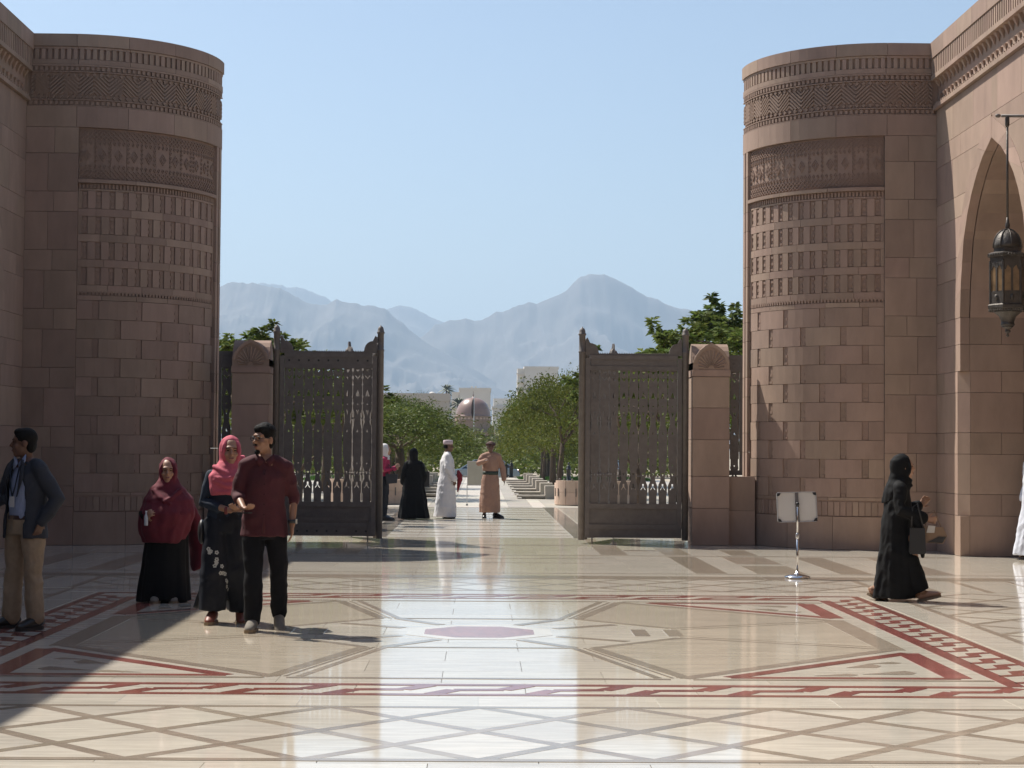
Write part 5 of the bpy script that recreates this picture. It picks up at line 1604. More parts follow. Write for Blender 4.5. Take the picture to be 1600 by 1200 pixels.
shoe(m4, (-.085, -.06, .072), (-.12, -1, 0), GREYS, SOLE); shoe(m4, (.125, .16, .105), (.08, -1, -.42), GREYS, SOLE)
face(T, m4)
b = MB(); b.ell(T @ V3(0, .020, .042), .084, .098, .090, 18, 12, T.to_3x3()); b.ell(T @ V3(0, -.035, .085), .066, .055, .042, 14, 8, T.to_3x3())
b.ell(T @ V3(0, .055, -.02), .072, .055, .07, 14, 8, T.to_3x3())
rr = random.Random(2)
for i in range(150):
    a = rr.uniform(0, 6.28); e = rr.uniform(.25, 1.5)
    p = T @ V3(.080 * math.cos(a) * math.cos(e), .02 + .094 * math.sin(a) * math.cos(e), .045 + .088 * math.sin(e)); b.ell(p, .013, .013, .013, 6, 4)
part(m4, 'hair', b, HAIR, .007, 1)
b = MB(); b.ell(T @ V3(0, -.072, -.108), .030, .022, .022, 10, 6, T.to_3x3()); b.ell(T @ V3(0, -.100, -.050), .028, .007, .007, 10, 6, T.to_3x3()); part(m4, 'beard', b, HAIR)
b = MB()
for s in (-1, 1):
    b.tube([T @ V3(s * .033 + .026 * math.cos(t), -.100, .004 + .018 * math.sin(t)) for t in np.linspace(0, 6.283, 15)], .0022, 6, cap=False)
    b.tube([T @ V3(s * .060, -.098, .008), T @ V3(s * .080, -.02, .008), T @ V3(s * .080, .02, .0)], .003, 6)
b.tube([T @ V3(-.008, -.104, .006), T @ V3(.008, -.104, .006)], .003, 6)
part(m4, 'glasses', b, BLK)
b = MB(); w = V3(*J['wrl']); b.tube([w + V3(.0, 0, .045), w + V3(0, 0, .015)], .038, 14); part(m4, 'wristwatch', b, BLK)
MB().obox(w + V3(.036, -.005, .03), (.008, 0, 0), (0, .02, 0), (0, 0, .02)).build('watch_face', CHROME, m4, local=True)
ph = thing('smartphone', (-1.98, 15.24, 1.00), 'dark phone held between the couple', 'phone', rz=R(-20))
MB().box(-.075, .075, -.036, .036, 0, .009).build('case', BLK, ph, local=True); MB().box(-.070, .070, -.032, .032, .0092, .0105).build('screen', mat('screen_glass', (.03, .035, .045), rough=.05), ph, local=True)

# ------------------------------------------------------------------ 2 woman in pink headscarf
PINKH = cloth('pink_scarf', (0.52, 0.105, 0.145), bscale=6, bstr=.5); NAVY = cloth('navy_top', (0.012, 0.022, 0.042)); NAVP = cloth('navy_trousers', (0.007, 0.009, 0.016), rough=.6, spec=.3)
J = dict(pelvis=(0, 0, .92), chest=(.02, -.01, 1.22), neck=(.03, .0, 1.385), head=(.045, -.03, 1.515), shl=(.155, .0, 1.295), shr=(-.115, .0, 1.295),
         ell=(.22, .02, 1.06), wrl=(.13, -.20, 1.02), elr=(-.185, .0, 1.06), wrr=(.055, -.20, .995), hl=((-.4, -.8, 0), (0, 0, 1), -1, .6), hr=((1, -.25, .02), (0, -.3, 1), -1, .45),
         hpl=(.08, 0, .90), knl=(.11, .02, .48), anl=(.15, .10, .09), hpr=(-.08, 0, .90), knr=(-.08, -.05, .48), anr=(-.09, -.05, .085), fdl=(.05, -1, -.1), fdr=(-.15, -1, 0))
m3, T = person((-2.26, 16.2, 0), R(6), 'smiling woman in pink headscarf and dark wide trousers with pale flowers', J, R(8), SKIN2, thin=.82)
face(T, m3)
b = MB()
b.tube([(0, 0, .86), (.0, 0, .95), (.01, 0, 1.1), (.02, 0, 1.25), (.02, 0, 1.30), (.025, 0, 1.35)], [.165, .150, .135, .148, .12, .06], 18, ry=[.12, .11, .105, .115, .09, .06], up=(0, 1, 0)); yoke(b, J, .055)
for s in ('l', 'r'):
    h_, k_, a_ = V3(*J['sh' + s]), V3(*J['el' + s]), V3(*J['wr' + s]); limb(b, [h_, h_.lerp(k_, .5), k_, k_.lerp(a_, .55)], [.062, .056, .052, .043])
part(m3, 'top', b, NAVY, .011)
b = MB(); hood(b, T)
loft(b, smooth_rings([(1.13, .01, -.075, .13, .075, .05), (1.20, .015, -.065, .155, .10, .06), (1.30, .025, -.03, .170, .125, .05), (1.37, .03, -.01, .125, .115, .03), (1.42, .04, 0, .10, .10)], 5), 48, 0, 5, .6)
for i, (z, rr_) in enumerate(((1.36, .125), (1.315, .150), (1.255, .158), (1.20, .15))):     # swags of cloth across the chest
    b.tube([(.03 + rr_ * math.cos(t), -.02 + (rr_ * .92) * math.sin(t), z - .05 * (1 - abs(math.cos(t))) + .03 * math.cos(t) * (1 if i % 2 else -.6)) for t in np.linspace(math.pi * 1.02, math.pi * 1.98, 14)], .021, 8)
b.tube([(.12, .04, 1.46), (.15, .07, 1.36), (.17, .08, 1.26)], [.05, .06, .03], 10)
part(m3, 'headscarf', b, PINKH, .0085, 2)
b = MB()
b.tube([(0, 0, .80), (0, 0, .9), (0, 0, 1.02)], [.175, .168, .145], 16, ry=[.125, .12, .105], up=(0, 1, 0))
for s, sx in (('l', 1), ('r', -1)):
    h_, k_, a_ = V3(*J['hp' + s]), V3(*J['kn' + s]), V3(*J['an' + s])
    b.tube([h_ + V3(0, 0, .02), h_.lerp(k_, .5), k_, k_.lerp(a_, .6), a_ + V3(0, 0, .03)], [.105, .115, .118, .122, .118], 24, fold=lambda t, th: 1 + .06 * t * math.sin(6 * th))
b.tube([(-.10, .06, .5), (-.17, .10, .28), (-.23, .12, .12)], [.06, .09, .075], 12, ry=[.03, .03, .02])
tr = part(m3, 'wide_trousers', b, NAVP, .011)
FLW = mat('pale_print', (0.50, 0.50, 0.46), rough=.8)
rr = random.Random(4)
bvh = None
from mathutils.bvhtree import BVHTree
bv = BVHTree.FromPolygons([v.co[:] for v in tr.data.vertices], [p.vertices[:] for p in tr.data.polygons])
fl = MB()
for i in range(16):
    t = i / 15; x = -.115 + .155 * t + rr.uniform(-.03, .03); z = .68 - .36 * t + rr.uniform(-.03, .03)
    hit = bv.ray_cast(V3(x, -1, z), V3(0, 1, 0))
    if hit[0]:
        p, n = hit[0], hit[1]
        t1 = n.cross(V3(0, 0, 1)).normalized(); t2 = n.cross(t1)
        for a in range(5):
            c = p + (t1 * math.cos(a * 1.257 + i) + t2 * math.sin(a * 1.257 + i)) * .012
            q = [c + t1 * .008 * math.cos(u) + t2 * .008 * math.sin(u) + n * .0015 for u in np.linspace(0, 5.5, 7)]
            fl.add(q, [tuple(range(7))])
tag(fl.build('flower_print', FLW, m3, local=True), kind='stuff')
RUST = mat('rust_leather', (0.17, 0.045, 0.022), rough=.5)
shoe(m3, (-.09, -.05, .072), (-.15, -1, 0), RUST, SOLE); shoe(m3, (.15, .10, .075), (.05, -1, -.1), RUST, SOLE)
w = V3(*J['wrr']); part(m3, 'bracelet', MB().tube([w - V3(.045, -.01, 0), w - V3(.025, -.006, 0)], .034, 14), mat('red_strap', (.16, .03, .03), rough=.6))
part(m3, 'handbag', MB().ell((-.20, .04, .80), .035, .09, .11, 12, 8), BLK)

# ------------------------------------------------------------------ 3 woman in maroon khimar
MAR2 = cloth('crimson_khimar', (0.115, 0.007, 0.019), bscale=5, bstr=.6); BLKC = cloth('black_cloth', (0.0055, 0.0055, 0.006), rough=.8, spec=.2, bscale=6, bstr=.5)
J = dict(pelvis=(0, 0, .78), chest=(0, 0, 1.02), neck=(0, 0, 1.18), head=(0, -.03, 1.305), shl=(.115, 0, 1.07), shr=(-.115, 0, 1.07),
         ell=(.20, -.05, .90), wrl=(.105, -.20, .88), elr=(-.22, -.03, .90), wrr=(-.165, -.21, .845), hl=((-.8, -.25, -.35), (0, .9, .1), 1, .5), hr=((.1, -.6, .3), (.9, 0, .3), -1, 1.1),
         hpl=(.08, 0, .76), knl=(.09, 0, .42), anl=(.09, .02, .08), hpr=(-.08, 0, .76), knr=(-.09, -.02, .42), anr=(-.09, -.02, .08))
m2, T = person((-3.13, 18.35, 0), R(3), 'short woman in crimson head and shoulder veil over long black skirt', J, R(6), SKIN2, thin=.78)
face(T, m2)
b = loft(MB(), smooth_rings([(.015, -.03, .0, .262, .22, .07), (.10, -.03, .0, .255, .21, .07), (.40, -.015, 0, .225, .19, .05), (.70, 0, 0, .205, .165, .03), (.95, 0, 0, .165, .13)], 5), 64, 0, 8)
part(m2, 'skirt', b, BLKC)
b = MB(); hood(b, T, .004)
loft(b, smooth_rings([(.60, -.03, -.04, .205, .17, .06), (.72, -.02, -.045, .245, .205, .06), (.88, .0, -.05, .270, .225, .05), (1.02, .01, -.03, .245, .185, .04), (1.12, .0, 0, .185, .14, .03), (1.19, 0, 0, .115, .11), (1.24, 0, .01, .09, .095)], 5), 64, 0, 6, 1.1)
b.tube([(.20, .05, .98), (.255, .10, .78), (.28, .14, .55), (.275, .16, .36), (.24, .17, .30)], [.06, .11, .12, .085, .02], 14, ry=[.05, .05, .045, .035, .01])
for x0, z0, x1, z1 in ((-.14, 1.12, .06, .98), (-.18, 1.04, .10, .90), (-.20, .95, .02, .80), (.14, 1.12, -.02, 1.0)):
    b.tube([(x0, -.12, z0), ((x0 + x1) / 2, -.20, (z0 + z1) / 2 - .02), (x1, -.235, z1)], [.02, .026, .01], 8)
part(m2, 'veil', b, MAR2, .010, 2)
part(m2, 'sleeve', MB().tube([(-.225, -.06, .88), (-.18, -.185, .85)], [.055, .05], 12), BLKC); part(m2, 'sleeve', MB().tube([(.22, -.12, .89), (.125, -.19, .882)], [.05, .045], 12), MAR2)
shoe(m2, (-.09, -.055, .066), (0, -1, 0), GREYS, SOLE); shoe(m2, (.09, -.0, .066), (0, -1, 0), GREYS, SOLE)
bt = thing('water_bottle', (-3.29, 18.06, .82), 'small clear bottle held by the woman in crimson veil', 'bottle')
PLAS = mat('clear_plastic', (.45, .50, .56), rough=.15, spec=.6)
MB().lathe([(.018, -.05), (.020, -.04), (.020, .03), (.017, .045), (.009, .065), (.009, .08)], (0, 0, 0), 14).build('bottle_body', PLAS, bt, True, local=True)
MB().lathe([(.011, .08), (.011, .095)], (0, 0, 0), 12).build('cap', mat('white_cap', (.7, .7, .72), rough=.4), bt, True, local=True)

# ------------------------------------------------------------------ 4 man in blazer, left edge
BLAZ = cloth('charcoal_blazer', (0.026, 0.030, 0.042), bscale=20, bstr=.25); KHAKI = cloth('khaki_trousers', (0.32, 0.24, 0.16)); SHIRTB = mat('pale_blue_stripe', (0.30, 0.36, 0.52), rough=.8, nscale=3, namt=.2, stretch=(60, 60, .2))
J = dict(pelvis=(0, 0, .94), chest=(0, -.01, 1.27), neck=(0, 0, 1.44), head=(0, -.035, 1.575), shl=(.172, 0, 1.345), shr=(-.172, 0, 1.345),
         ell=(.285, .10, 1.10), wrl=(.225, -.02, .90), elr=(-.25, -.06, 1.10), wrr=(-.13, -.27, 1.06), hl=((-.25, -.2, -1), (-1, 0, 0), 1, .5), hr=((.5, -.8, .1), (0, .2, 1), 1, .9),
         hpl=(.09, 0, .92), knl=(.12, -.01, .50), anl=(.15, .0, .085), hpr=(-.09, 0, .92), knr=(-.12, -.01, .50), anr=(-.14, -.03, .085), fdl=(.1, -1, 0), fdr=(-.25, -1, 0))
m1, T = person((-3.86, 15.6, 0), R(-38), 'man in charcoal blazer and khaki trousers with lanyard looking left at the left edge', J, R(-42), SKIN3, thin=.86)
face(T, m1)
b = MB()
b.tube([(0, 0, .93), (0, 0, 1.05), (0, -.012, 1.2), (0, 0, 1.33), (0, 0, 1.41)], [.158, .158, .160, .135, .066], 18, ry=[.128, .135, .125, .10, .066], up=(0, 1, 0)); part(m1, 'shirt', b, SHIRTB, .011)
b = MB()
for s in (-1, 1): b.extrude([(s * .006, 1.40), (s * .07, 1.475), (s * .085, 1.42), (s * .035, 1.345)], (0, -.086 - .30 * 1.40, 0), (1, 0, 0), (0, .30, 1), (0, -1, 0), .008)
part(m1, 'collar', b, SHIRTB)
b = MB()
# jacket: open front, so a back-and-sides shell
nn = 22; vs = []; fs = []
rings_ = [(.76, .215, .165, .62), (.90, .205, .16, .66), (1.05, .195, .155, .74), (1.20, .20, .15, .62), (1.31, .185, .13, .42), (1.38, .135, .10, .30), (1.425, .085, .08, .28)]
for z, rx, ry, op in rings_:
    for q in range(nn + 1):
        th = -math.pi / 2 + op + (2 * math.pi - 2 * op) * q / nn
        vs.append((rx * math.cos(th), ry * math.sin(th), z)); vs.append((rx * .93 * math.cos(th), ry * .92 * math.sin(th), z))
M2 = 2 * (nn + 1)
for i in range(len(rings_) - 1):
    for q in range(nn):
        a = i * M2 + 2 * q
        fs += [(a, a + 2, a + 2 + M2, a + M2), (a + 1, a + 1 + M2, a + 3 + M2, a + 3)]
    a = i * M2; e = a + 2 * nn
    fs += [(a, a + M2, a + M2 + 1, a + 1), (e, e + 1, e + M2 + 1, e + M2)]
for q in range(nn): fs += [(2 * q, 2 * q + 1, 2 * q + 3, 2 * q + 2)]; a = (len(rings_) - 1) * M2 + 2 * q; fs += [(a, a + 2, a + 3, a + 1)]
b.add(vs, fs)
for s in ('l', 'r'):
    h_, k_, a_ = V3(*J['sh' + s]), V3(*J['el' + s]), V3(*J['wr' + s]); limb(b, [h_, h_.lerp(k_, .5), k_, k_.lerp(a_, .5), k_.lerp(a_, .93)], [.074, .072, .066, .058, .050])
for sx in (-1, 1): b.tube([(sx * .172, 0, 1.35), (sx * .11, .01, 1.385), (sx * .07, .02, 1.42)], [.072, .062, .035], 12)
part(m1, 'blazer', b, BLAZ, .011, 2)
b = MB()
for s in (-1, 1): b.extrude([(s * .055, 1.44), (s * .10, 1.40), (s * .125, 1.28), (s * .10, 1.12), (s * .085, 1.25)], (0, -.132 - .25 * 1.28, 0), (1, 0, 0), (0, .25, 1), (0, -1, 0), .012)
part(m1, 'lapels', b, BLAZ)
b = MB()
b.tube([(0, 0, .80), (0, 0, .90), (0, 0, .955)], [.17, .165, .160], 16, ry=[.125, .13, .13], up=(0, 1, 0))
for s in ('l', 'r'):
    h_, k_, a_ = V3(*J['hp' + s]), V3(*J['kn' + s]), V3(*J['an' + s]); limb(b, [h_, h_.lerp(k_, .5), k_, k_.lerp(a_, .5), a_ + V3(0, 0, .02)], [.105, .100, .085, .082, .078])
part(m1, 'trousers', b, KHAKI, .011)
part(m1, 'belt', loft(MB(), [(.925, 0, 0, .166, .137), (.96, 0, 0, .166, .137)], 32), mat('brown_leather', (.05, .022, .018), rough=.4))
MB().box(-.028, .018, -.148, -.136, .925, .962).build('buckle', CHROME, m1, local=True)
b = MB()
for s in (-1, 1): b.tube([(s * .07, -.06, 1.46), (s * .06, -.125, 1.36), (s * .03, -.143, 1.2), (0, -.147, 1.12)], .006, 6)
part(m1, 'lanyard', b, NAVY); MB().box(-.03, .03, -.152, -.147, 1.03, 1.12).build('badge', mat('white_card', (.6, .6, .6), rough=.5), m1, local=True)
b = MB(); b.ell(T @ V3(0, .020, .042), .083, .097, .088, 18, 12, T.to_3x3()); b.ell(T @ V3(0, .058, -.02), .072, .052, .07, 14, 8, T.to_3x3()); b.ell(T @ V3(0, -.03, .088), .064, .055, .036, 14, 8, T.to_3x3()); part(m1, 'hair', b, HAIR, .007, 1)
BSH = mat('black_leather', (0.012, 0.011, 0.011), rough=.3)
shoe(m1, (.15, .0, .072), (.1, -1, 0), BSH, BLK); shoe(m1, (-.14, -.03, .072), (-.25, -1, 0), BSH, BLK)

# ------------------------------------------------------------------ 5 woman in black walking right
J = dict(pelvis=(0, .02, .82), chest=(0, .03, 1.10), neck=(0, .03, 1.265), head=(0, -.02, 1.395), shl=(.135, .03, 1.17), shr=(-.135, .03, 1.17),
         ell=(.20, .05, .95), wrl=(.12, -.20, .98), elr=(-.20, .03, .95), wrr=(-.165, -.23, .86), hl=((-.1, -.6, .8), (-1, 0, 0), 1, .7), hr=((.05, -1, -.15), (1, 0, .2), 1, 1.0),
         hpl=(.07, .02, .80), knl=(.07, .12, .44), anl=(.06, .27, .10), hpr=(-.07, .02, .80), knr=(-.08, -.12, .44), anr=(-.08, -.20, .09), fdl=(0, -1, -.5), fdr=(0, -1, .25))
m5, T = person((4.40, 19.0, 0), R(82), 'woman in black robe and headscarf walking right with handbags', J, R(4), SKIN2, thin=.88)
face(T, m5)
b = MB()
loft(b, smooth_rings([(.03, 0, .075, .20, .235, .05), (.12, 0, .06, .20, .235, .05), (.40, 0, .055, .195, .205, .05), (.75, 0, .05, .185, .165, .04), (.98, 0, .04, .175, .14, .02), (1.14, 0, .035, .165, .115, .02), (1.23, 0, .03, .12, .09), (1.28, 0, .03, .07, .07)], 5), 64, 0, 7, .4)
b.tube([(-.07, -.05, .45), (-.08, -.14, .22), (-.08, -.19, .11)], [.10, .10, .085], 14)
for s, e in (('l', .9), ('r', .85)):
    h_, k_, a_ = V3(*J['sh' + s]), V3(*J['el' + s]), V3(*J['wr' + s]); limb(b, [h_, h_.lerp(k_, .5), k_, k_.lerp(a_, e)], [.075, .075, .075, .065])
b.tube([(-.19, -.10, .88), (-.18, -.16, .74), (-.16, -.18, .56), (-.15, -.20, .46)], [.06, .07, .06, .012], 12, ry=[.05, .05, .03, .01])
yoke(b, J, .07); part(m5, 'abaya', b, BLKC, .011, 2)
b = MB(); hood(b, T, .006)
loft(b, smooth_rings([(1.02, 0, .075, .13, .13, .05), (1.12, 0, .055, .165, .135, .04), (1.20, 0, .035, .15, .13), (1.27, 0, .03, .105, .11), (1.33, 0, .03, .088, .095)], 4), 48, 0, 5)
part(m5, 'headscarf', b, BLKC, .0095, 2)
SAND = mat('tan_sandal', (0.24, 0.12, 0.06), rough=.6)
shoe(m5, (-.08, -.20, .078), (0, -1, .25), SAND, SOLE, name='sandal', sc=.82); shoe(m5, (.06, .27, .088), (0, -1, -.5), SAND, SOLE, name='sandal', sc=.82)
bg1 = thing('handbag', (4.66, 18.78, .62), 'tan and black handbag with pale front on the arm of the woman walking right', 'bag', rz=R(82))
TANB = mat('tan_leather', (0.20, 0.125, 0.075), rough=.5, nscale=10, namt=.1)
MB().extrude([(-.11, 0), (.11, -.01), (.15, .07), (.11, .16), (-.09, .17)], (-.035, 0, 0), (0, -1, 0), (0, 0, 1), (1, 0, 0), .07).build('bag_body', TANB, bg1, local=True)
MB().extrude([(-.05, .002), (.10, -.004), (.14, .06), (.06, .06)], (-.037, 0, 0), (0, -1, 0), (0, 0, 1), (-1, 0, 0), .006).build('dark_flap', BLK, bg1, local=True)
MB().extrude([(-.06, .10), (.02, .10), (.03, .17), (-.04, .175)], (-.037, 0, 0), (0, -1, 0), (0, 0, 1), (-1, 0, 0), .006).build('pale_panel', mat('pale_cloth', (.5, .47, .42), rough=.7), bg1, local=True)
MB().tube([(0, .07, .16), (0, .04, .30), (0, -.02, .33), (0, -.09, .16)], .006, 6).build('strap', TANB, bg1, True, local=True)
bg2 = thing('shoulder_bag', (4.50, 18.74, .50), 'dark flat shoulder bag behind the tan handbag', 'bag', rz=R(82))
MB().extrude([(-.085, .02), (-.07, 0), (.07, 0), (.085, .02), (.075, .27), (-.075, .27)], (-.02, 0, 0), (0, -1, 0), (0, 0, 1), (1, 0, 0), .04).build('bag_body', mat('slate_leather', (.014, .015, .018), rough=.45), bg2, local=True)
MB().tube([(0, .06, .27), (-.0, .05, .48), (0, -.0, .52), (0, -.06, .27)], .008, 6).build('strap', BLK, bg2, True, local=True)

# ------------------------------------------------------------------ far group beyond the gate
FV = .012
WROBE = cloth('white_robe', (0.62, 0.60, 0.60), bscale=5, bstr=.4, namt=.05); TROBE = cloth('tan_robe', (0.32, 0.188, 0.132), bscale=5, bstr=.4, namt=.08)
def std(**k):
    d = dict(pelvis=(0, 0, .95), chest=(0, -.01, 1.28), neck=(0, 0, 1.46), head=(0, -.03, 1.59), shl=(.165, 0, 1.365), shr=(-.165, 0, 1.365), ell=(.22, .02, 1.12), wrl=(.21, -.06, .88), elr=(-.22, .02, 1.12), wrr=(-.21, -.06, .88),
             hl=((0, -.1, -1), (-1, 0, 0), 1, .5), hr=((0, -.1, -1), (1, 0, 0), -1, .5), hpl=(.08, 0, .92), knl=(.09, -.01, .5), anl=(.09, .0, .085), hpr=(-.08, 0, .92), knr=(-.09, -.01, .5), anr=(-.09, 0, .085))
    d.update(k); return d
# man in white
J = std(wrl=(.20, -.12, .86), wrr=(-.21, -.14, .87))
m7, T = person((-.74, 40.3, 0), R(97), 'man in white ankle-length robe and pale embroidered cap seen in profile', J, R(0), SKIN3, FV)
face(T, m7)
b = loft(MB(), smooth_rings([(.035, 0, .035, .27, .25, .04), (.30, 0, .03, .255, .235, .03), (.70, 0, .02, .225, .195, .03), (1.0, 0, 0, .20, .165, .02), (1.25, 0, 0, .195, .15, .01), (1.36, 0, 0, .165, .11), (1.43, 0, 0, .085, .075), (1.47, 0, 0, .06, .06)], 4), 56, 0, 7)
for s in ('l', 'r'):
    h_, k_, a_ = V3(*J['sh' + s]), V3(*J['el' + s]), V3(*J['wr' + s]); limb(b, [h_, h_.lerp(k_, .5), k_, a_], [.074, .072, .072, .066])
yoke(b, J, .072); part(m7, 'robe', b, WROBE, .013, 2)
b = MB(); b.lathe([(.094, -.005), (.097, .02), (.096, .075), (.085, .088), (.03, .093)], tuple(T @ V3(0, .014, .045)), 24, 1.0, 1.12); part(m7, 'cap', b, cloth('embroidered_cap', (.52, .42, .44), bscale=60))
b = MB(); b.ell(T @ V3(0, .030, -.005), .080, .088, .06, 16, 8, T.to_3x3()); part(m7, 'hair', b, HAIR)
part(m7, 'sandal', MB().box(-.13, -.05, -.18, .08, 0.002, .025), BSH); part(m7, 'sandal', MB().box(.05, .13, -.18, .08, .002, .025), BSH)
rd = thing('red_cloth', (-.50, 40.25, .60), 'bright red cloth hanging from the hand of the man in white', 'cloth')
MB().tube([(.0, 0, .46), (.03, 0, .36), (.045, .0, .26), (.02, 0, .12), (.0, 0, -.02)], [.02, .055, .06, .035, .012], 14, ry=[.02, .04, .04, .03, .01], fold=lambda t, th: 1 + .14 * math.sin(5 * th + 6 * t)).build('cloth_fold', cloth('red_fabric', (.20, .012, .02)), rd, True, local=True)
# man in tan
J = std(elr=(-.26, -.08, 1.22), wrr=(-.10, -.30, 1.28), hr=((.15, -1, .1), (.3, 0, -1), -1, .15), ell=(.27, .03, 1.12), wrl=(.30, -.03, .87), hl=((.15, -.1, -1), (-1, 0, 0), 1, .35), anr=(-.13, 0, .085), anl=(.13, .03, .085), fdl=(.8, -.6, 0))
m8, T = person((.22, 40.6, 0), R(0), 'man in tan robe with green belt and brown turban pointing at the viewer', J, R(6), SKIN3, FV)
face(T, m8)
b = loft(MB(), smooth_rings([(.13, -.015, 0, .235, .20, .05), (.40, -.01, 0, .225, .19, .04), (.80, 0, 0, .195, .16, .03), (.99, 0, 0, .165, .13), (1.20, 0, 0, .19, .135, .02), (1.35, 0, 0, .165, .11), (1.42, 0, 0, .085, .075), (1.46, 0, 0, .06, .06)], 4), 56, 0, 8)
for s in ('l', 'r'):
    h_, k_, a_ = V3(*J['sh' + s]), V3(*J['el' + s]), V3(*J['wr' + s]); limb(b, [h_, h_.lerp(k_, .5), k_, a_], [.074, .070, .066, .057])
yoke(b, J, .072); part(m8, 'robe', b, TROBE, .013, 2)
part(m8, 'belt', loft(MB(), [(.96, 0, 0, .172, .137), (1.04, 0, 0, .176, .139)], 32), mat('dark_green_belt', (.022, .035, .022), rough=.6))
b = MB(); b.ell(T @ V3(0, .012, .055), .100, .108, .062, 18, 10, T.to_3x3()); b.tube([T @ V3(.092 * math.cos(t), .012 + .102 * math.sin(t), .045 + .012 * math.sin(2 * t)) for t in np.linspace(0, 6.283, 21)], .026, 8, cap=False); part(m8, 'turban', b, cloth('brown_turban', (.06, .026, .022)), .011)
for x, d in ((-.13, (0, -1, 0)), (.13, (.8, -.6, 0))): shoe(m8, (x, 0 if x < 0 else .03, .070), d, BSH, BLK, name='sandal')
# woman in black seen from behind
J = std(pelvis=(0, 0, .84), chest=(0, 0, 1.12), neck=(0, 0, 1.28), head=(0, -.02, 1.41), shl=(.145, 0, 1.19), shr=(-.145, 0, 1.19), ell=(.20, 0, .97), wrl=(.20, -.10, .80), elr=(-.20, 0, .97), wrr=(-.20, -.12, .76), hpl=(.08, 0, .82), hpr=(-.08, 0, .82), knl=(.09, 0, .44), knr=(-.09, 0, .44))
m6, T = person((-1.45, 39.7, 0), R(188), 'woman in long black robe and headscarf seen from behind beyond the gate', J, R(-10), SKIN2, FV, thin=.9)
b = loft(MB(), smooth_rings([(.02, .0, .02, .34, .26, .06), (.35, 0, .01, .29, .22, .05), (.75, 0, 0, .225, .17, .04), (1.05, 0, 0, .19, .14, .02), (1.20, 0, 0, .165, .115), (1.28, 0, 0, .08, .075), (1.32, 0, 0, .06, .06)], 4), 56, 0, 8, 2.0)
for s in ('l', 'r'):
    h_, k_, a_ = V3(*J['sh' + s]), V3(*J['el' + s]), V3(*J['wr' + s]); limb(b, [h_, h_.lerp(k_, .5), k_, k_.lerp(a_, .92)], [.078, .080, .085, .085])
yoke(b, J, .07); part(m6, 'abaya', b, BLKC, .013, 2)
b = MB(); hood(b, T, .004); loft(b, smooth_rings([(1.08, 0, .04, .15, .11, .03), (1.20, 0, .02, .16, .12), (1.28, 0, .015, .10, .10), (1.34, 0, .02, .088, .092)], 4), 32); part(m6, 'headscarf', b, BLKC, .011, 2)
bb = thing('black_bag', (-1.20, 39.8, .70), 'black shoulder bag at the side of the woman seen from behind', 'bag')
MB().box(-.09, .09, -.06, .06, 0, .34).build('bag_body', BLK, bb, local=True); MB().tube([(-.07, 0, .34), (-.03, 0, .50), (.04, 0, .34)], .012, 6).build('strap', BLK, bb, True, local=True)
# woman with white scarf, mostly behind the gate post
J = std(pelvis=(0, 0, .90), chest=(0, 0, 1.20), neck=(0, 0, 1.37), head=(0, -.03, 1.50), shl=(.15, 0, 1.28), shr=(-.15, 0, 1.28), ell=(.20, -.03, 1.06), wrl=(.10, -.22, 1.12), elr=(-.20, -.03, 1.06), wrr=(-.10, -.24, 1.10), hl=((-.2, -.6, .6), (-1, 0, 0), 1, .6), hr=((.2, -.6, .6), (1, 0, 0), -1, .6), hpl=(.08, 0, .88), hpr=(-.08, 0, .88))
m9, T = person((-2.05, 38.9, 0), R(85), 'woman in white headscarf and magenta top half hidden by the left gate post', J, R(0), SKIN2, FV, thin=.92)
face(T, m9)
b = MB(); hood(b, T, .004); part(m9, 'headscarf', b, WROBE, .012, 2)
b = MB(); b.tube([(0, 0, .86), (0, 0, 1.05), (0, 0, 1.22), (0, 0, 1.33), (0, 0, 1.38)], [.165, .155, .16, .13, .06], 16, ry=[.13, .12, .12, .10, .06], up=(0, 1, 0))
for s in ('l', 'r'):
    h_, k_, a_ = V3(*J['sh' + s]), V3(*J['el' + s]), V3(*J['wr' + s]); limb(b, [h_, h_.lerp(k_, .5), k_, a_], [.065, .06, .056, .045])
yoke(b, J, .06); part(m9, 'top', b, cloth('magenta_top', (.34, .02, .075)), .013, 2)
b = MB(); b.tube([(0, 0, .78), (0, 0, .92)], [.165, .16], 16, ry=[.12, .12], up=(0, 1, 0))
for s in ('l', 'r'):
    h_, k_, a_ = V3(*J['hp' + s]), V3(*J['kn' + s]), V3(*J['an' + s]); limb(b, [h_, k_, a_ + V3(0, 0, .02)], [.10, .075, .055])
part(m9, 'trousers', b, NAVP, .013, 2)
shoe(m9, (.09, 0, .072), (0, -1, 0), BSH, BLK); shoe(m9, (-.09, 0, .072), (0, -1, 0), BSH, BLK)
tb = thing('tote_bag', (-1.89, 38.72, .78), 'dark tote bag in front of the woman in white headscarf', 'bag')
MB().extrude([(-.10, 0), (.12, .02), (.14, .20), (-.12, .22)], (0, -.07, 0), (1, 0, 0), (0, 0, 1), (0, 1, 0), .12).build('bag_body', mat('dark_slate_bag', (.018, .02, .026), rough=.5), tb, local=True); MB().tube([(-.08, 0, .2), (-.06, 0, .42), (.08, 0, .2)], .012, 6).build('strap', BLK, tb, True, local=True)
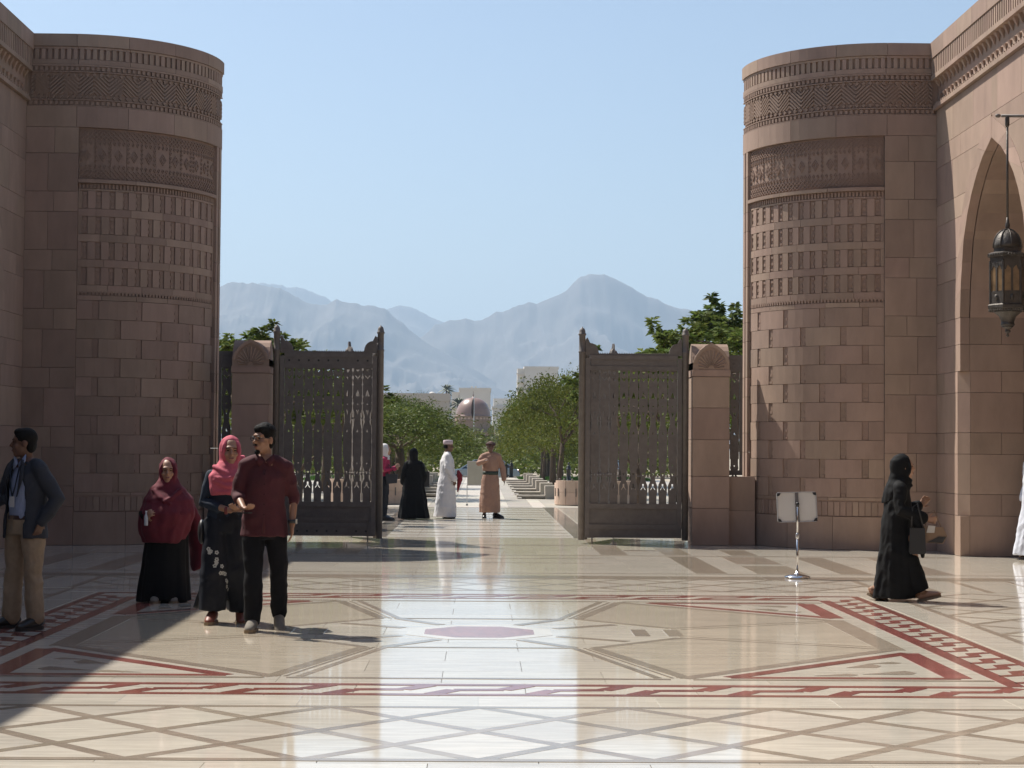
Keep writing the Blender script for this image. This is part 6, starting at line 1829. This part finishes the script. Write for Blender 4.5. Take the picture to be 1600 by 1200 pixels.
# man in pale robe inside the right arch
J = std()
m10, T = person((8.05, 26.45, 0), R(-80), 'man in pale robe standing in the right archway at the edge of the frame', J, R(0), SKIN3, FV)
face(T, m10)
b = loft(MB(), smooth_rings([(.06, 0, .0, .26, .31, .05), (.40, 0, 0, .235, .235, .03), (.80, 0, 0, .205, .17, .03), (1.10, 0, 0, .19, .15, .02), (1.38, 0, 0, .165, .11), (1.46, 0, 0, .085, .075), (1.49, 0, 0, .06, .06)], 4), 56, 0, 7)
for s in ('l', 'r'):
    h_, k_, a_ = V3(*J['sh' + s]), V3(*J['el' + s]), V3(*J['wr' + s]); limb(b, [h_, h_.lerp(k_, .5), k_, a_], [.080, .075, .07, .06])
part(m10, 'robe', b, cloth('pale_blue_robe', (.52, .54, .60), bscale=5, bstr=.4, namt=.05), .013, 2)
b = MB(); b.ell(T @ V3(0, .020, .042), .083, .097, .088, 18, 12, T.to_3x3()); part(m10, 'hair', b, HAIR)

# ================================================================== sign stand and lantern
st = thing('sign_stand', (3.87, 22.25, 0), 'chrome pole sign stand with white board seen from the back', 'sign')
WB = mat('white_board', (0.56, 0.53, 0.49), rough=.55, nscale=5, namt=.04)
def rrect(w, h, r): return [(sx * (w - r) + r * math.cos(a), sz * (h - r) + r * math.sin(a)) for sx, sz, a0 in ((1, 1, 0), (-1, 1, 90), (-1, -1, 180), (1, -1, 270)) for a in (R(a0), R(a0 + 30), R(a0 + 60), R(a0 + 90))]
tl = R(-2.0)
eu = V3(math.cos(tl), -.12, -math.sin(tl)); ev = V3(math.sin(tl), .10, math.cos(tl))
MB().extrude(rrect(.238, .182, .03), (0, .02, .865), eu, ev, (0, 1, 0), .022).build('board', WB, st, local=True)
fr = MB(); P1 = rrect(.240, .184, .03); P2 = rrect(.228, .172, .024)
for i in range(16): fr.extrude([P1[i], P1[(i + 1) % 16], P2[(i + 1) % 16], P2[i]], (0, .013, .865), eu, ev, (0, 1, 0), .03)
fr.build('frame', ALU, st, local=True)
for sx in (-1, 1):
    for sz in (-1, 1): MB().extrude([(sx * .235, sz * .175), (sx * .19, sz * .175), (sx * .205, sz * .145), (sx * .235, sz * .135)], (0, .004, .865), eu, ev, (0, 1, 0), .012).build('corner_cap', BLK, st, local=True)
MB().extrude([(-.022, -.18), (.022, -.18), (.018, .178), (-.018, .178)], (0, .0, .865), eu, ev, (0, 1, 0), .015).build('back_rail', mat('grey_plastic', (.12, .11, .11), rough=.5), st, local=True)
MB().tube([(0, -.015, .05), (0, -.015, .50)], .0145, 12).build('lower_pole', CHROME, st, True, local=True)
MB().tube([(0, -.015, .50), (0, -.015, .92)], .010, 12).build('upper_pole', CHROME, st, True, local=True)
MB().lathe([(.018, .48), (.022, .50), (.022, .535), (.014, .55)], (0, -.015, 0), 14).build('height_clamp', ALU, st, True, local=True)
MB().ell((0, -.02, .90), .022, .02, .028, 10, 6).build('tilt_joint', BLK, st, True, local=True)
MB().lathe([(.155, .004), (.158, .012), (.150, .026), (.10, .040), (.05, .050), (.022, .060), (.018, .09)], (0, -.015, 0), 36).build('round_base', CHROME, st, True, local=True)

BRZ = mat('aged_bronze', (0.075, 0.064, 0.054), rough=.5, metal=.5, nscale=12, namt=.35, rnd=.05, bscale=50, bstr=.5)
AMB = mat('amber_glass', (0.26, 0.165, 0.085), rough=.3, nscale=7, namt=.6, trans=.2)
LZ = 0
ln = thing('hanging_lantern', (6.21, 21.4, 2.91), 'large bronze lantern with amber panes hanging from a bracket before the right arch', 'lantern')
def lp(n, mb, m=BRZ, smooth=False, parent=ln): return mb.build(n, m, parent, smooth, local=True)
W6 = .205
lp('finial', MB().lathe([(.004, .0), (.018, .02), (.010, .045), (.03, .06), (.035, .075), (.02, .09), (.05, .11), (.075, .135)], (0, 0, 0), 16), smooth=True)
lp('lower_bowl', MB().lathe([(.075, .135), (.085, .15), (.075, .165), (.08, .20), (.10, .245), (.15, .29), (.165, .31)], (0, 0, 0), 24), smooth=True)
lp('lower_rim', MB().lathe([(.17, .31), (.225, .325), (.235, .345), (.235, .375), (.215, .39), (.2, .395)], (0, 0, 0), 6))
beads = MB()
for i in range(42):
    a = 2 * math.pi * i / 42; beads.ell((.213 * math.cos(a), .213 * math.sin(a), .315), .010, .010, .014, 6, 4); beads.ell((.222 * math.cos(a), .222 * math.sin(a), .965), .010, .010, .016, 6, 4)
tag(lp('bead_rows', beads), kind='stuff')
for i in range(6):
    a0, a1 = R(60 * i), R(60 * i + 60)
    p0, p1 = V3(W6 * math.cos(a0), W6 * math.sin(a0), 0), V3(W6 * math.cos(a1), W6 * math.sin(a1), 0)
    eu = (p1 - p0).normalized(); nrm = V3(math.cos((a0 + a1) / 2), math.sin((a0 + a1) / 2), 0); L_ = (p1 - p0).length
    lp('corner_post', MB().tube([p0 + V3(0, 0, .39), p0 + V3(0, 0, .90)], .016, 8))
    o = [(.012, .0), (L_ - .012, .0), (L_ - .012, .51), (.012, .51)]
    lp('sill_panel', MB().extrude([(.012, 0), (L_ - .012, 0), (L_ - .012, .15), (.012, .15)], p0 + V3(0, 0, .39) - nrm * .006, eu, (0, 0, 1), nrm, .012))
    lp('spandrel', MB().extrude([(.012, .40), (.03, .40), (L_ / 4, .455), (L_ / 2, .40), (L_ * .75, .455), (L_ - .03, .40), (L_ - .012, .40), (L_ - .012, .52), (.012, .52)], p0 + V3(0, 0, .39) - nrm * .006, eu, (0, 0, 1), nrm, .012))
    lp('mullion', MB().extrude([(L_ / 2 - .012, .15), (L_ / 2 + .012, .15), (L_ / 2 + .012, .42), (L_ / 2 - .012, .42)], p0 + V3(0, 0, .39) - nrm * .006, eu, (0, 0, 1), nrm, .014))
    for q in (0, 1): lp('pane', MB().extrude([(.014 + q * L_ / 2, .15), (L_ / 2 - .012 + q * L_ / 2, .15), (L_ / 2 - .012 + q * L_ / 2, .46), (.014 + q * L_ / 2, .46)], p0 + V3(0, 0, .39) - nrm * .003, eu, (0, 0, 1), nrm, .004), AMB)
    lp('carved_boss', MB().ell(p0 + eu * (L_ / 2) + V3(0, 0, .465), .03, .03, .04, 8, 6))
lp('upper_rim', MB().lathe([(.19, .90), (.21, .91), (.21, .945), (.235, .955), (.24, .985), (.20, 1.0), (.165, 1.01), (.165, 1.05), (.175, 1.06)], (0, 0, 0), 6))
dm = lp('dome', MB().lathe([(.168, 1.06), (.165, 1.10), (.150, 1.16), (.120, 1.215), (.075, 1.255), (.03, 1.275), (.02, 1.29)], (0, 0, 0), 24), smooth=True)
for i in range(8):
    a = R(45 * i)
    MB().tube([(r_ * math.cos(a), r_ * math.sin(a), z) for r_, z in ((.172, 1.06), (.170, 1.10), (.154, 1.165), (.123, 1.222), (.077, 1.262), (.02, 1.285))], .007, 6).build('dome_rib', BRZ, dm, True, local=True)
lp('hanger', MB().lathe([(.016, 1.27), (.026, 1.30), (.03, 1.33), (.02, 1.36), (.015, 1.42)], (0, 0, 0), 12), smooth=True)
lp('rod', MB().tube([(0, 0, 1.40), (0, 0, 2.62)], .014, 10), smooth=True)
lp('rod_collar', MB().lathe([(.018, 2.50), (.026, 2.52), (.026, 2.60), (.018, 2.62)], (0, 0, 0), 12), smooth=True)
br = thing('lantern_bracket', (7.15, 21.4, 5.54), 'dark iron bracket arm carrying the bronze lantern', 'bracket')
MB().tube([(0, 0, 0), (-1.01, 0, 0)], .018, 10).build('arm', IRON, br, True, local=True)
MB().ell((-1.05, 0, 0), .035, .025, .025, 10, 6).build('end_knob', IRON, br, True, local=True)
MB().tube([(0, 0, -.55), (-.3, 0, -.38), (-.55, 0, -.03)], .014, 8).build('brace', IRON, br, True, local=True)
MB().box(-.02, 0.0, -.06, .06, -.65, .12).build('wall_plate', IRON, br, local=True)
